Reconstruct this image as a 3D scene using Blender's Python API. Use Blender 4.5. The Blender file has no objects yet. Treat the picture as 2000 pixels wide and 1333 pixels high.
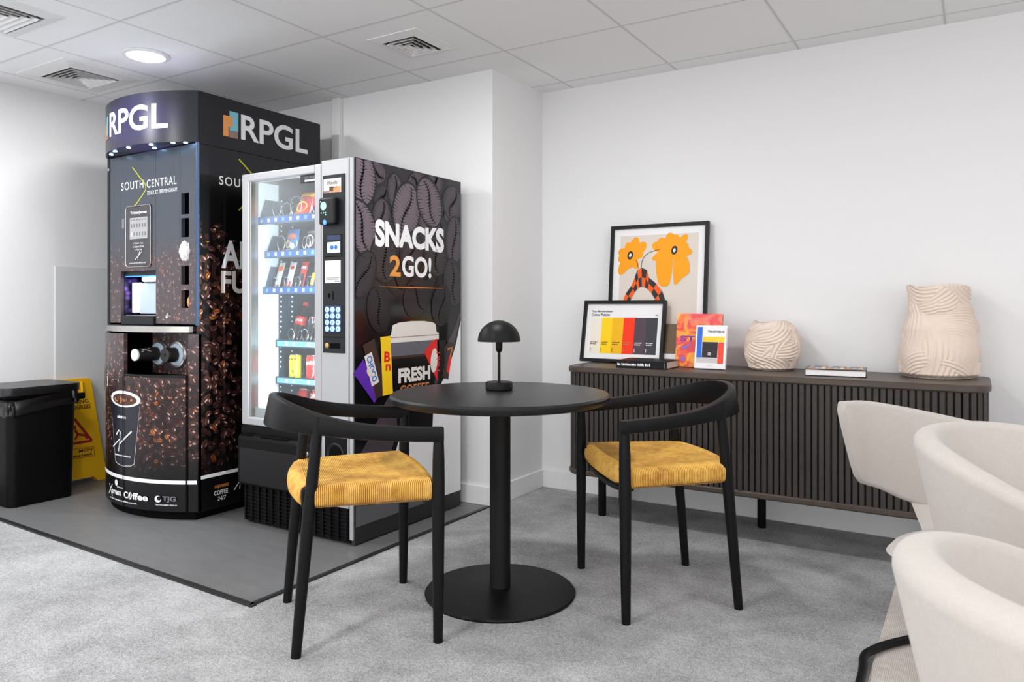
import bpy, bmesh, math, random
from mathutils import Vector, Matrix
PI = math.pi
random.seed(7)
SC = bpy.context.scene
COL = SC.collection

# ------------------------------------------------------------------ camera, world, light, exposure
cam_d = bpy.data.cameras.new('camera')
cam = bpy.data.objects.new('camera', cam_d)
COL.objects.link(cam)
cam.location = (0, 0, 1.08)
cam.rotation_euler = (PI/2, 0, math.radians(31.758))
cam_d.sensor_width = 36.0
cam_d.lens = 36.0*1462/2000
cam_d.shift_y = -(666.5-597)/2000
cam_d.clip_start = 0.05
cam_d.dof.use_dof = True
cam_d.dof.focus_distance = 3.2
cam_d.dof.aperture_fstop = 8.0
SC.camera = cam
SC.view_settings.view_transform = 'Standard'
SC.view_settings.look = 'None'
SC.view_settings.gamma = 1
SC.view_settings.use_curve_mapping = False
SC.view_settings.exposure = 0.55
world = bpy.data.worlds.new('world')
SC.world = world
world.use_nodes = True
world.node_tree.nodes['Background'].inputs[0].default_value = (1.0, 1.0, 1.0, 1)
world.node_tree.nodes['Background'].inputs[1].default_value = 1.95
CEIL = 2.348

def area_lamp(name, loc, power, size, shape='DISK', rot=(0, 0, 0), color=(1, 1, 1), size_y=None, spread=None):
    l = bpy.data.lights.new(name, 'AREA')
    l.energy = power
    l.shape = shape
    l.size = size
    if size_y: l.size_y = size_y
    if spread: l.spread = spread
    l.color = color
    o = bpy.data.objects.new(name, l)
    o.location = loc
    o.rotation_euler = rot
    COL.objects.link(o)
    return o
# the ceiling downlights: a regular grid, three tiles apart
for gx in (-3.564, -1.68, 0.2, 2.08):
    for gy in (2.243, 0.36, -1.52):
        area_lamp('downlight_or_fill_lamp', (gx, gy, CEIL-0.03), {-3.564: (11.0 if gy > 2 else 13.0), -1.68: (11.0 if gy > 2 else 15.0), 0.2: (4.0 if gy > 2 else 6.5), 2.08: 6.0}[gx], 0.19)

area_lamp('downlight_or_fill_lamp', (-4.19, 0.99, CEIL-0.03), 13.0, 0.19)  # extra unseen lamp off the grid, added to brighten the lower left wall

# ------------------------------------------------------------------ node helpers and materials
MATS = {}
class NT:
    def __init__(s, name):
        s.m = bpy.data.materials.new(name)
        s.m.use_nodes = True
        s.t = s.m.node_tree
        s.b = s.t.nodes['Principled BSDF']
        MATS[name] = s.m
    def n(s, typ, **kw):
        nd = s.t.nodes.new(typ)
        for k, v in kw.items(): setattr(nd, k, v)
        return nd
    def link(s, a, b): s.t.links.new(a, b)
    def put(s, sock, v):
        if isinstance(v, bpy.types.NodeSocket): s.link(v, sock)
        else: sock.default_value = v
    def math(s, op, a, b=None, c=None, clamp=False):
        nd = s.n('ShaderNodeMath', operation=op); nd.use_clamp = clamp
        s.put(nd.inputs[0], a)
        if b is not None: s.put(nd.inputs[1], b)
        if c is not None: s.put(nd.inputs[2], c)
        return nd.outputs[0]
    def mix(s, f, a, b):
        nd = s.n('ShaderNodeMix', data_type='RGBA')
        s.put(nd.inputs[0], f); s.put(nd.inputs[6], a); s.put(nd.inputs[7], b)
        return nd.outputs[2]
    def step(s, x, lo, hi, tlo=0.0, thi=1.0):
        nd = s.n('ShaderNodeMapRange', interpolation_type='SMOOTHSTEP')
        s.put(nd.inputs[0], x); nd.inputs[1].default_value = lo; nd.inputs[2].default_value = hi
        nd.inputs[3].default_value = tlo; nd.inputs[4].default_value = thi
        return nd.outputs[0]
    def coords(s):
        tc = s.n('ShaderNodeNewGeometry')
        sp = s.n('ShaderNodeSeparateXYZ'); s.link(tc.outputs['Position'], sp.inputs[0])
        return tc.outputs['Position'], sp.outputs[0], sp.outputs[1], sp.outputs[2]
    def obj(s):
        tc = s.n('ShaderNodeTexCoord')
        sp = s.n('ShaderNodeSeparateXYZ'); s.link(tc.outputs['Object'], sp.inputs[0])
        return tc.outputs['Object'], sp.outputs[0], sp.outputs[1], sp.outputs[2]
    def noise(s, vec, scale, detail=3, rough=0.5):
        nd = s.n('ShaderNodeTexNoise')
        s.link(vec, nd.inputs['Vector']); nd.inputs['Scale'].default_value = scale
        nd.inputs['Detail'].default_value = detail; nd.inputs['Roughness'].default_value = rough
        return nd.outputs['Fac']
    def bump(s, h, strength, dist=0.01):
        nd = s.n('ShaderNodeBump'); nd.inputs['Strength'].default_value = strength
        nd.inputs['Distance'].default_value = dist
        s.link(h, nd.inputs['Height']); s.link(nd.outputs[0], s.b.inputs['Normal'])
    def base(s, col=None, rough=None, metal=None, spec=None):
        if col is not None:
            s.put(s.b.inputs['Base Color'], col)
        if rough is not None: s.put(s.b.inputs['Roughness'], rough)
        if metal is not None: s.b.inputs['Metallic'].default_value = metal
        if spec is not None: s.b.inputs['Specular IOR Level'].default_value = spec
        return s

def C3(r, g, b):     # sRGB 0-255 -> linear
    f = lambda v: ((v/255+0.055)/1.055)**2.4 if v > 10 else v/255/12.92
    return (f(r), f(g), f(b), 1)

def plain(name, rgb, rough=0.5, metal=0.0, spec=0.5, grain=0.0, gscale=60):
    k = NT(name)
    c = C3(*rgb)
    if grain:
        v, _, _, _ = k.obj()
        f = k.noise(v, gscale, 4)
        k.base(k.mix(f, tuple(x*(1-grain) for x in c[:3])+(1,), tuple(min(1, x*(1+grain)) for x in c[:3])+(1,)))
    else:
        k.base(c)
    k.base(None, rough, metal, spec)
    return k

def emit(name, rgb, strength):
    k = NT(name); k.base(C3(*rgb), 0.4)
    k.b.inputs['Emission Color'].default_value = C3(*rgb)
    k.b.inputs['Emission Strength'].default_value = strength
    return k

k = plain('wall_paint', (232, 232, 233), 0.75); v, *_ = k.coords(); k.bump(k.noise(v, 90, 4), 0.08, 0.002)
k = plain('wall_sheet', (222, 223, 224), 0.35)
k = plain('skirting_paint', (236, 236, 237), 0.45)
k = plain('white_plastic', (228, 228, 228), 0.4)
k = NT('ceiling_tile')
v, x, y, z = k.coords()
def gridline(a, off, pitch):
    f = k.math('FRACT', k.math('DIVIDE', k.math('SUBTRACT', a, off), pitch))
    d = k.math('MULTIPLY', k.math('ABSOLUTE', k.math('SUBTRACT', f, 0.5)), pitch)   # pitch/2 at the line
    return k.math('SUBTRACT', pitch/2, d)
dx, dy = gridline(x, -3.243, 0.6255), gridline(y, 1.917, 0.6155)
dm = k.math('MINIMUM', dx, dy)
line = k.step(dm, 0.003, 0.007)
tbar = k.step(dm, 0.011, 0.0135)
n1 = k.noise(v, 160, 5)
tile = k.mix(n1, C3(236, 236, 237), C3(244, 244, 245))
k.base(k.mix(line, C3(206, 206, 207), k.mix(tbar, C3(236, 236, 237), tile)), 0.85)
k.bump(k.math('ADD', k.math('MULTIPLY', n1, 0.15), k.math('MULTIPLY', tbar, -1.0)), 0.35, 0.004)

k = NT('carpet')
v, x, y, z = k.coords()
na = k.noise(v, 2.6, 3, 0.55); nb = k.noise(v, 190, 3, 0.8); nc = k.noise(v, 70, 2, 0.6); nd_ = k.noise(v, 9, 3, 0.6)
t = k.math('ADD', k.math('MULTIPLY', k.step(na, 0.3, 0.7), 0.22), k.math('MULTIPLY', k.step(nd_, 0.3, 0.7), 0.2))
t = k.math('ADD', t, k.math('MULTIPLY', k.step(nb, 0.36, 0.64), 0.5))
t = k.math('ADD', t, k.math('MULTIPLY', k.step(nc, 0.33, 0.67), 0.22))
k.base(k.mix(t, C3(98, 98, 100), C3(226, 226, 228)), 0.95, spec=0.15)
k.bump(k.math('ADD', nb, k.math('MULTIPLY', nc, 0.7)), 0.9, 0.012)
k.b.inputs['Sheen Weight'].default_value = 0.25

k = NT('vinyl_floor')
v, x, y, z = k.coords()
mp = k.n('ShaderNodeMapping'); k.link(v, mp.inputs[0]); mp.inputs['Scale'].default_value = (1.2, 4, 1)
f = k.math('ADD', k.math('MULTIPLY', k.noise(mp.outputs[0], 6, 5, 0.6), 0.7), k.math('MULTIPLY', k.noise(v, 120, 3), 0.3))
k.base(k.mix(f, C3(92, 92, 93), C3(124, 124, 125)), 0.36)
k = plain('black_trim', (34, 34, 35), 0.4)
k = NT('rug_weave')
v, x, y, z = k.coords()
wv = k.n('ShaderNodeTexWave'); wv.inputs['Scale'].default_value = 60; wv.inputs['Distortion'].default_value = 4; wv.inputs['Detail'].default_value = 3
wv.inputs['Detail Scale'].default_value = 4
k.link(v, wv.inputs['Vector'])
f = k.math('MULTIPLY', wv.outputs['Fac'], k.noise(v, 45, 3))
k.base(k.mix(k.step(f, 0.0, 0.6), C3(206, 196, 188), C3(236, 230, 224)), 0.95, spec=0.1); k.bump(f, 0.6, 0.006)

plain('black_wood', (15, 15, 17), 0.42, spec=0.18, grain=0.25, gscale=25)
plain('black_metal', (14, 14, 15), 0.46, spec=0.2)
plain('table_black', (22, 22, 23), 0.36, spec=0.35, grain=0.15, gscale=12)
k = NT('dark_oak')
v, x, y, z = k.coords()
mp = k.n('ShaderNodeMapping'); k.link(v, mp.inputs[0]); mp.inputs['Scale'].default_value = (1.5, 14, 14)
g = k.noise(mp.outputs[0], 6, 5, 0.65)
k.base(k.mix(g, C3(50, 42, 36), C3(90, 77, 66)), 0.42)
k = NT('dark_oak_slat')
v, x, y, z = k.coords()
mp = k.n('ShaderNodeMapping'); k.link(v, mp.inputs[0]); mp.inputs['Scale'].default_value = (30, 30, 3)
g = k.noise(mp.outputs[0], 3, 5, 0.65)
mp2 = k.n('ShaderNodeMapping'); k.link(v, mp2.inputs[0]); mp2.inputs['Scale'].default_value = (14, 14, 0.02)
g2 = k.noise(mp2.outputs[0], 2, 2, 0.6)
k.base(k.mix(k.math('MULTIPLY', k.math('ADD', g, g2), 0.5), C3(30, 28, 27), C3(68, 62, 58)), 0.5)
k = NT('paper_cord')
v, x, y, z = k.obj()
f = k.math('ADD', k.math('MULTIPLY', k.noise(v, 40, 3, 0.6), 0.5), k.math('MULTIPLY', k.noise(v, 7, 2), 0.5))
k.base(k.mix(k.step(f, 0.32, 0.68), C3(196, 140, 60), C3(240, 192, 92)), 0.6)
plain('cord_core', (120, 78, 28), 0.8)

def fabric(name, a, b):
    k = NT(name)
    v, x, y, z = k.obj()
    w = k.noise(v, 380, 3, 0.8); w2 = k.noise(v, 60, 3, 0.6)
    k.base(k.mix(k.math('ADD', k.math('MULTIPLY', w, 0.7), k.math('MULTIPLY', w2, 0.3)), C3(*a), C3(*b)), 0.9, spec=0.15)
    k.bump(w, 0.25, 0.002); k.b.inputs['Sheen Weight'].default_value = 0.2
fabric('cream_fabric', (172, 165, 159), (204, 198, 192))

plain('steel_brushed', (186, 184, 180), 0.28, 1.0, grain=0.12, gscale=30)
plain('silver_paint', (178, 179, 182), 0.4, 0.35)
plain('silver_ring', (205, 206, 208), 0.22, 0.9)
plain('pale_blue_plastic', (186, 204, 220), 0.35)
plain('edge_trim', (66, 84, 112), 0.25, 0.6)  # dark metal; the blue LED reflection is put into its colour
plain('machine_black', (13, 13, 15), 0.35, spec=0.3)
plain('machine_dark', (24, 26, 30), 0.45, spec=0.3)
plain('void_black', (5, 5, 6), 0.8, spec=0.1)
plain('matt_black', (8, 8, 9), 0.5, spec=0.15)
plain('bag_black', (14, 14, 15), 0.22)
plain('lid_steel', (66, 66, 68), 0.3, 0.85)
plain('grey_kick', (34, 34, 36), 0.5)
plain('white_paint', (240, 240, 242), 0.3)
plain('print_white', (236, 236, 238), 0.4)
plain('print_offwhite', (226, 220, 214), 0.4)
plain('print_grey', (120, 122, 126), 0.4)
plain('print_black', (8, 8, 9), 0.25)
plain('print_dim', (92, 92, 94), 0.35)
plain('menu_plate', (58, 56, 63), 0.3)
plain('print_mauve', (100, 87, 95), 0.3)
plain('print_mauve_dim', (70, 61, 69), 0.3)
plain('print_mauve_dark', (42, 38, 44), 0.3)
plain('print_mauve_deep', (27, 25, 30), 0.2)
plain('print_slate', (96, 96, 106), 0.3)
plain('print_gold', (226, 150, 66), 0.4)
plain('print_copper', (196, 120, 62), 0.4)
plain('print_brown', (74, 44, 26), 0.4)
plain('print_navy', (17, 19, 34), 0.35)
plain('print_yellow', (246, 202, 20), 0.4)
plain('print_lime', (196, 196, 40), 0.4)
plain('print_red', (222, 30, 28), 0.4)
plain('print_purple', (92, 38, 168), 0.4)
plain('print_chocolate', (58, 34, 26), 0.4)
plain('print_blue', (40, 104, 196), 0.4)
plain('print_skyblue', (122, 186, 204), 0.4)
plain('print_orange', (226, 152, 84), 0.4)
plain('print_taupe', (146, 118, 108), 0.4)
plain('sign_yellow', (244, 186, 16), 0.45, grain=0.06, gscale=8)
plain('sign_red', (168, 30, 30), 0.5)
plain('frame_black', (18, 18, 20), 0.45, spec=0.25)
plain('paper_white', (240, 239, 240), 0.7)
plain('poster_ground', (222, 212, 202), 0.7)
plain('poster_orange', (255, 164, 6), 0.7)
plain('poster_flame', (244, 96, 18), 0.7)
plain('poster_charcoal', (44, 40, 42), 0.7)
plain('swatch_cream', (238, 230, 214), 0.7)
plain('swatch_yellow', (255, 212, 0), 0.7)
plain('swatch_gold', (244, 184, 0), 0.7)
plain('swatch_red', (250, 52, 4), 0.7)
plain('swatch_plum', (80, 62, 74), 0.7)
plain('swatch_char', (58, 58, 66), 0.7)
plain('bau_blue', (16, 96, 206), 0.5)
plain('bau_yellow', (248, 206, 16), 0.5)
plain('bau_red', (240, 62, 18), 0.5)
plain('bau_grey', (200, 194, 194), 0.5)
plain('page_edge', (226, 208, 196), 0.8)
plain('page_white', (238, 236, 234), 0.8)
plain('book_brown', (112, 88, 64), 0.6)
plain('vase_clay', (226, 208, 194), 0.8, grain=0.05, gscale=40)
plain('led_white_case', (230, 230, 232), 0.4)
plain('tissue', (226, 224, 222), 0.85)
plain('chip_orange', (230, 160, 86), 0.6)
plain('tray_steel', (84, 100, 120), 0.4, 0.4)
plain('tray_teal', (24, 58, 76), 0.4, 0.2)
plain('interior_white', (224, 234, 236), 0.5)
plain('interior_dark', (26, 24, 28), 0.6)
plain('wire', (200, 206, 212), 0.25, 0.9)
plain('foil_red', (214, 40, 34), 0.3, 0.15)
plain('foil_yellow', (246, 196, 30), 0.3, 0.15)
plain('foil_blue', (40, 120, 190), 0.3, 0.15)
plain('foil_dark', (52, 46, 60), 0.3, 0.15)
plain('foil_white', (226, 224, 222), 0.3, 0.15)
plain('foil_orange', (240, 120, 50), 0.35, 0.15)
plain('foil_lime', (232, 226, 30), 0.3, 0.2)
plain('cola_dark', (24, 18, 20), 0.15)
plain('clear_bottle', (206, 224, 230), 0.12)
plain('coin_brass', (206, 164, 112), 0.3, 0.8)
plain('cup_black', (30, 27, 26), 0.45)
emit('lamp_glow', (255, 255, 255), 9.0)
emit('led_blue', (150, 205, 255), 14.0)
emit('led_cool', (214, 240, 255), 9.0)
emit('alcove_glow', (40, 120, 235), 2.2)
emit('sign_letters', (232, 232, 255), 0.5)
emit('screen_cyan', (120, 220, 220), 1.6)
emit('screen_blue', (160, 200, 246), 1.3)
emit('reader_blue', (60, 110, 255), 2.0)
emit('button_blue', (150, 196, 240), 0.8)
emit('menu_glow', (170, 170, 172), 0.06)
plain('button_field', (22, 44, 92), 0.4)
k = NT('glass')
tr = k.n('ShaderNodeBsdfTransparent'); gl = k.n('ShaderNodeBsdfGlossy'); gl.inputs['Roughness'].default_value = 0.02
fr = k.n('ShaderNodeFresnel'); fr.inputs['IOR'].default_value = 1.42
ms = k.n('ShaderNodeMixShader'); k.link(k.math('MULTIPLY', fr.outputs[0], 0.2), ms.inputs[0]); k.link(tr.outputs[0], ms.inputs[1]); k.link(gl.outputs[0], ms.inputs[2])
tr.inputs[0].default_value = (0.95, 0.98, 0.99, 1)
k.link(ms.outputs[0], k.t.nodes['Material Output'].inputs[0])

# the abstract cover of a book: soft blotches of orange, red, pink and violet
k = NT('floral_cover')
v, x, y, z = k.obj()
n1 = k.noise(v, 9, 3, 0.6)
nn = k.n('ShaderNodeTexNoise'); k.link(v, nn.inputs['Vector']); nn.inputs['Scale'].default_value = 13; nn.inputs['Detail'].default_value = 2; nn.inputs['Distortion'].default_value = 1.6
rp = k.n('ShaderNodeValToRGB'); k.link(nn.outputs['Fac'], rp.inputs[0])
el = rp.color_ramp.elements
el[0].position = 0.28; el[0].color = C3(120, 104, 190); el[1].position = 0.72; el[1].color = C3(240, 200, 170)
for p_, c_ in ((0.38, (226, 40, 60)), (0.46, (244, 90, 40)), (0.54, (248, 150, 20)), (0.62, (250, 176, 30))):
    e = el.new(p_); e.color = C3(*c_)
pinkness = k.math('MULTIPLY', k.step(z, 0.17, 0.24), k.step(x, 0.0, 0.09))
k.base(k.mix(k.math('MULTIPLY', pinkness, 0.7), rp.outputs[0], C3(224, 34, 84)), 0.35)

# coffee-bean wrap: two layers of printed beans on a flat ground
def bean_wrap(name, axis, ground_hi, ground_lo, bean_top, veil, dark_from=None, gloss=0.3, scales=(19.0, 23.0, 17.0, 21.0), orange_lo=0.90, light=1.0):
    k = NT(name)
    v, x, y, z = k.coords()
    u = x if axis == 'x' else y
    cb = k.n('ShaderNodeCombineXYZ'); k.link(u, cb.inputs[0]); k.link(z, cb.inputs[1])
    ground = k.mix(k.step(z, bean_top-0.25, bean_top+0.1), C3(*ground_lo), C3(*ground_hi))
    col = ground
    dens = k.step(z, bean_top-0.16, bean_top+0.02, 1.0, 0.0)
    for li, sc in enumerate(scales):
        mp = k.n('ShaderNodeMapping'); k.link(cb.outputs[0], mp.inputs[0])
        mp.inputs['Location'].default_value = (li*3.37+11, li*1.71+5, 0)
        vo = k.n('ShaderNodeTexVoronoi', voronoi_dimensions='2D'); vo.inputs['Scale'].default_value = sc
        k.link(mp.outputs[0], vo.inputs['Vector'])
        df = k.n('ShaderNodeVectorMath', operation='SUBTRACT'); k.link(mp.outputs[0], df.inputs[0]); k.link(vo.outputs['Position'], df.inputs[1])
        ds = k.n('ShaderNodeVectorMath', operation='SCALE'); k.link(df.outputs[0], ds.inputs[0]); ds.inputs['Scale'].default_value = sc
        cs = k.n('ShaderNodeSeparateColor'); k.link(vo.outputs['Color'], cs.inputs[0])
        rt = k.n('ShaderNodeVectorRotate', rotation_type='Z_AXIS'); k.link(ds.outputs[0], rt.inputs['Vector'])
        k.link(k.math('MULTIPLY', cs.outputs[0], 6.283), rt.inputs['Angle'])
        l0 = k.n('ShaderNodeSeparateXYZ'); k.link(ds.outputs[0], l0.inputs[0])
        l1 = k.n('ShaderNodeSeparateXYZ'); k.link(rt.outputs[0], l1.inputs[0])
        d2 = k.math('ADD', k.math('POWER', k.math('DIVIDE', l1.outputs[0], 0.46), 2.0), k.math('POWER', k.math('DIVIDE', l1.outputs[1], 0.30), 2.0))
        mask = k.step(d2, 0.75, 1.0, 1.0, 0.0)
        crease = k.step(k.math('ABSOLUTE', k.math('ADD', l1.outputs[1], k.math('MULTIPLY', k.math('SINE', k.math('MULTIPLY', l1.outputs[0], 9.0)), 0.035))), 0.02, 0.05, 1.0, 0.0)
        crease = k.math('MULTIPLY', crease, k.step(cs.outputs[1], 0.35, 0.4))
        hx = k.math('POWER', k.math('DIVIDE', k.math('SUBTRACT', l1.outputs[0], 0.08), 0.2), 2.0)
        hy = k.math('POWER', k.math('DIVIDE', k.math('SUBTRACT', l1.outputs[1], 0.14), 0.09), 2.0)
        hi = k.step(k.math('ADD', hx, hy), 0.0, 1.6, 1.0, 0.0)
        tone = k.mix(cs.outputs[2], C3(30*light, 18*light, 17*light), C3(92*light, 56*light, 48*light))
        orange = k.step(cs.outputs[1], orange_lo, orange_lo+0.02)
        tone = k.mix(orange, tone, C3(168, 92, 36))
        hicol = k.mix(cs.outputs[2], C3(150, 112, 104), C3(226, 190, 178))
        bc = k.mix(k.math('MULTIPLY', hi, k.math('MULTIPLY', k.step(cs.outputs[2], 0.3, 0.9), 0.85)), tone, hicol)
        bc = k.mix(crease, bc, C3(12, 8, 8))
        edge = k.step(d2, 0.4, 1.0)
        bc = k.mix(k.math('MULTIPLY', edge, 0.6), bc, C3(14, 9, 9))
        rnd = k.math('LESS_THAN', cs.outputs[0], k.math('MULTIPLY', dens, (0.85, 0.8, 0.7, 0.5)[li]))
        col = k.mix(k.math('MULTIPLY', mask, rnd), col, bc)
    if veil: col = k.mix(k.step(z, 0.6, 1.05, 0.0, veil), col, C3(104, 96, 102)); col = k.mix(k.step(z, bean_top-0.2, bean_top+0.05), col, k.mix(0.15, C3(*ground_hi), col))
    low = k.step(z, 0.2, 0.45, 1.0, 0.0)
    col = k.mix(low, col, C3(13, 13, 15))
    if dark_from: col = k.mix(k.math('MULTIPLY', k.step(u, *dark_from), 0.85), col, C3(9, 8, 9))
    k.base(col, gloss, spec=0.35)
    return k
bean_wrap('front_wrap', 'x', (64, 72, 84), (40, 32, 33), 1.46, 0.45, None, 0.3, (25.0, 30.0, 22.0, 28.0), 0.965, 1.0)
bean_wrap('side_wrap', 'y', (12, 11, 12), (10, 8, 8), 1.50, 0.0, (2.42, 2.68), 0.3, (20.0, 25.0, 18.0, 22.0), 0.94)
plain('side_charcoal', (32, 31, 36), 0.35, spec=0.35)
k = NT('purple_beans'); v, x, y, z = k.coords()
vo = k.n('ShaderNodeTexVoronoi'); vo.inputs['Scale'].default_value = 28; k.link(v, vo.inputs['Vector'])
k.base(k.mix(k.step(vo.outputs['Distance'], 0.05, 0.55), C3(128, 92, 178), C3(28, 16, 58)), 0.35)
# header lightbox: dark navy with a violet glow behind the letters
k = NT('header_lightbox'); v, x, y, z = k.coords()
g = k.math('ADD', k.math('POWER', k.math('DIVIDE', k.math('ADD', x, 3.66), 0.30), 2.0), k.math('POWER', k.math('DIVIDE', k.math('SUBTRACT', z, 2.02), 0.15), 2.0))
f = k.step(g, 0.0, 1.3, 1.0, 0.0)
k.base(C3(30, 31, 42), 0.28)
k.link(k.mix(f, (0, 0, 0, 1), C3(62, 52, 118)), k.b.inputs['Emission Color']); k.b.inputs['Emission Strength'].default_value = 0.55
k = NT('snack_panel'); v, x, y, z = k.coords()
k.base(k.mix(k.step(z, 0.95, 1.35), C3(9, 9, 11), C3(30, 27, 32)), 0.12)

# ------------------------------------------------------------------ object helpers
def wmat(o):
    m = Matrix.Translation(o.location) @ o.rotation_euler.to_matrix().to_4x4()
    return wmat(o.parent) @ m if o.parent else m

def obj(name, bm, mat, parent=None, smooth=False, local=False, loc=None):
    """one mesh object; vertices are world coordinates unless local"""
    me = bpy.data.meshes.new(name)
    if parent is not None and not local: bm.transform(wmat(parent).inverted())
    elif loc is not None: bm.transform(Matrix.Translation(-Vector(loc)))
    bm.to_mesh(me); bm.free()
    for m in (mat if isinstance(mat, (list, tuple)) else [mat]): me.materials.append(MATS[m])
    if smooth:
        for p in me.polygons: p.use_smooth = True
        try: me.set_sharp_from_angle(angle=math.radians(38))
        except Exception: pass
    o = bpy.data.objects.new(name, me)
    COL.objects.link(o)
    if parent is not None: o.parent = parent
    elif loc is not None: o.location = loc
    return o

def tag(o, label, cat, group=None):
    o['label'] = label; o['category'] = cat
    if group: o['group'] = group
    return o

def thing(name, label, cat, loc, rotz=0.0, group=None):
    o = bpy.data.objects.new(name, None)
    o.empty_display_size = 0.1
    o.location = loc; o.rotation_euler = (0, 0, rotz)
    COL.objects.link(o)
    return tag(o, label, cat, group)

def struct(name, bm, mat, smooth=False):
    o = obj(name, bm, mat, None, smooth); o['kind'] = 'structure'; return o

def copy_tree(o, parent=None):
    c = o.copy(); COL.objects.link(c)
    if parent is not None: c.parent = parent
    for ch in list(o.children): copy_tree(ch, c)
    return c

def add_box(bm, x0, x1, y0, y1, z0, z1, bev=0.0, seg=2):
    r = bmesh.ops.create_cube(bm, size=1.0)
    vs = r['verts']
    for v in vs:
        v.co = Vector(((x0+x1)/2+v.co.x*(x1-x0), (y0+y1)/2+v.co.y*(y1-y0), (z0+z1)/2+v.co.z*(z1-z0)))
    if bev > 0:
        es = list({e for v in vs for e in v.link_edges})
        bmesh.ops.bevel(bm, geom=es, offset=bev, segments=seg, profile=0.5, affect='EDGES')
    return bm
def box(*a, **k): return add_box(bmesh.new(), *a, **k)

def add_loops(bm, rings, closed_u=True, cap0=True, cap1=True, closed_v=False):
    R = [[bm.verts.new(p) for p in ring] for ring in rings]
    n = len(R[0]); m = len(R)
    for i in range(m if closed_v else m-1):
        a, b = R[i], R[(i+1) % m]
        for j in range(n if closed_u else n-1):
            j2 = (j+1) % n
            bm.faces.new((a[j], a[j2], b[j2], b[j]))
    if not closed_v and closed_u:
        if cap0: bm.faces.new(list(reversed(R[0])))
        if cap1: bm.faces.new(R[-1])
    return bm

def add_lathe(bm, prof, c=(0, 0, 0), seg=48, axis='z'):
    """prof: list of (radius, height) from bottom to top"""
    rings = []
    for r, h in prof:
        ring = []
        for j in range(seg):
            a = 2*PI*j/seg
            p = (r*math.cos(a), r*math.sin(a), h)
            if axis == 'y': p = (p[0], -p[2], p[1])
            elif axis == 'x': p = (p[2], p[0], p[1])
            ring.append((c[0]+p[0], c[1]+p[1], c[2]+p[2]))
        rings.append(ring)
    return add_loops(bm, rings)
def lathe(*a, **k): return add_lathe(bmesh.new(), *a, **k)

def add_tube(bm, pts, rad, seg=10, closed=False, flat=None):
    pts = [Vector(p) for p in pts]; n = len(pts)
    rs = rad if isinstance(rad, (list, tuple)) else [rad]*n
    rings = []; up = None
    for i, p in enumerate(pts):
        if closed: t = pts[(i+1) % n]-pts[i-1]
        else: t = pts[min(i+1, n-1)]-pts[max(i-1, 0)]
        t.normalize()
        if up is None:
            up = Vector((0, 0, 1)) if abs(t.z) < 0.9 else Vector((1, 0, 0))
        s = t.cross(up)
        if s.length < 1e-6: s = t.cross(Vector((0.3, 1, 0.2)))
        s.normalize(); up = s.cross(t).normalized()
        f = flat or 1.0
        rings.append([tuple(p+s*rs[i]*math.cos(2*PI*j/seg)+up*rs[i]*f*math.sin(2*PI*j/seg)) for j in range(seg)])
    return add_loops(bm, rings, closed_v=closed)
def tube(*a, **k): return add_tube(bmesh.new(), *a, **k)

def add_prism(bm, poly, z0, z1):
    return add_loops(bm, [[(x, y, z0) for x, y in poly], [(x, y, z1) for x, y in poly]])

def spline(pts, n, closed=False):
    P = [Vector(p) for p in pts]; out = []
    m = len(P); segs = m if closed else m-1
    for i in range(segs):
        p0 = P[i-1] if (closed or i > 0) else P[0]*2-P[1]
        p1 = P[i]; p2 = P[(i+1) % m]
        p3 = P[(i+2) % m] if (closed or i+2 < m) else P[-1]*2-P[-2]
        for k_ in range(n):
            t = k_/n
            out.append(0.5*((2*p1)+(p2-p0)*t+(2*p0-5*p1+4*p2-p3)*t*t+(3*p1-p0-3*p2+p3)*t**3))
    if not closed: out.append(P[-1])
    return out

def bow_arc(poly_fn, a, b, n): return [poly_fn(a+(b-a)*i/n) for i in range(n+1)]

_txt = {}
def text_polys(s, bold=0.0, spacing=1.0):
    key = (s, bold, spacing)
    if key in _txt: return _txt[key]
    cv = bpy.data.curves.new('t', 'FONT'); cv.body = s; cv.size = 1.0; cv.offset = bold; cv.resolution_u = 4
    cv.space_character = spacing; cv.fill_mode = 'FRONT'
    to = bpy.data.objects.new('t', cv)
    COL.objects.link(to)
    dg = bpy.context.evaluated_depsgraph_get(); dg.update()
    me = bpy.data.meshes.new_from_object(to.evaluated_get(dg))
    vs = [tuple(v.co[:2]) for v in me.vertices]
    fs = [tuple(p.vertices) for p in me.polygons]
    bpy.data.objects.remove(to); bpy.data.curves.remove(cv); bpy.data.meshes.remove(me)
    x0 = min(v[0] for v in vs); x1 = max(v[0] for v in vs); y0 = min(v[1] for v in vs); y1 = max(v[1] for v in vs)
    vs = [((a-x0)/(x1-x0), (b-y0)/(y1-y0)) for a, b in vs]
    _txt[key] = (vs, fs)
    return _txt[key]

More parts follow.
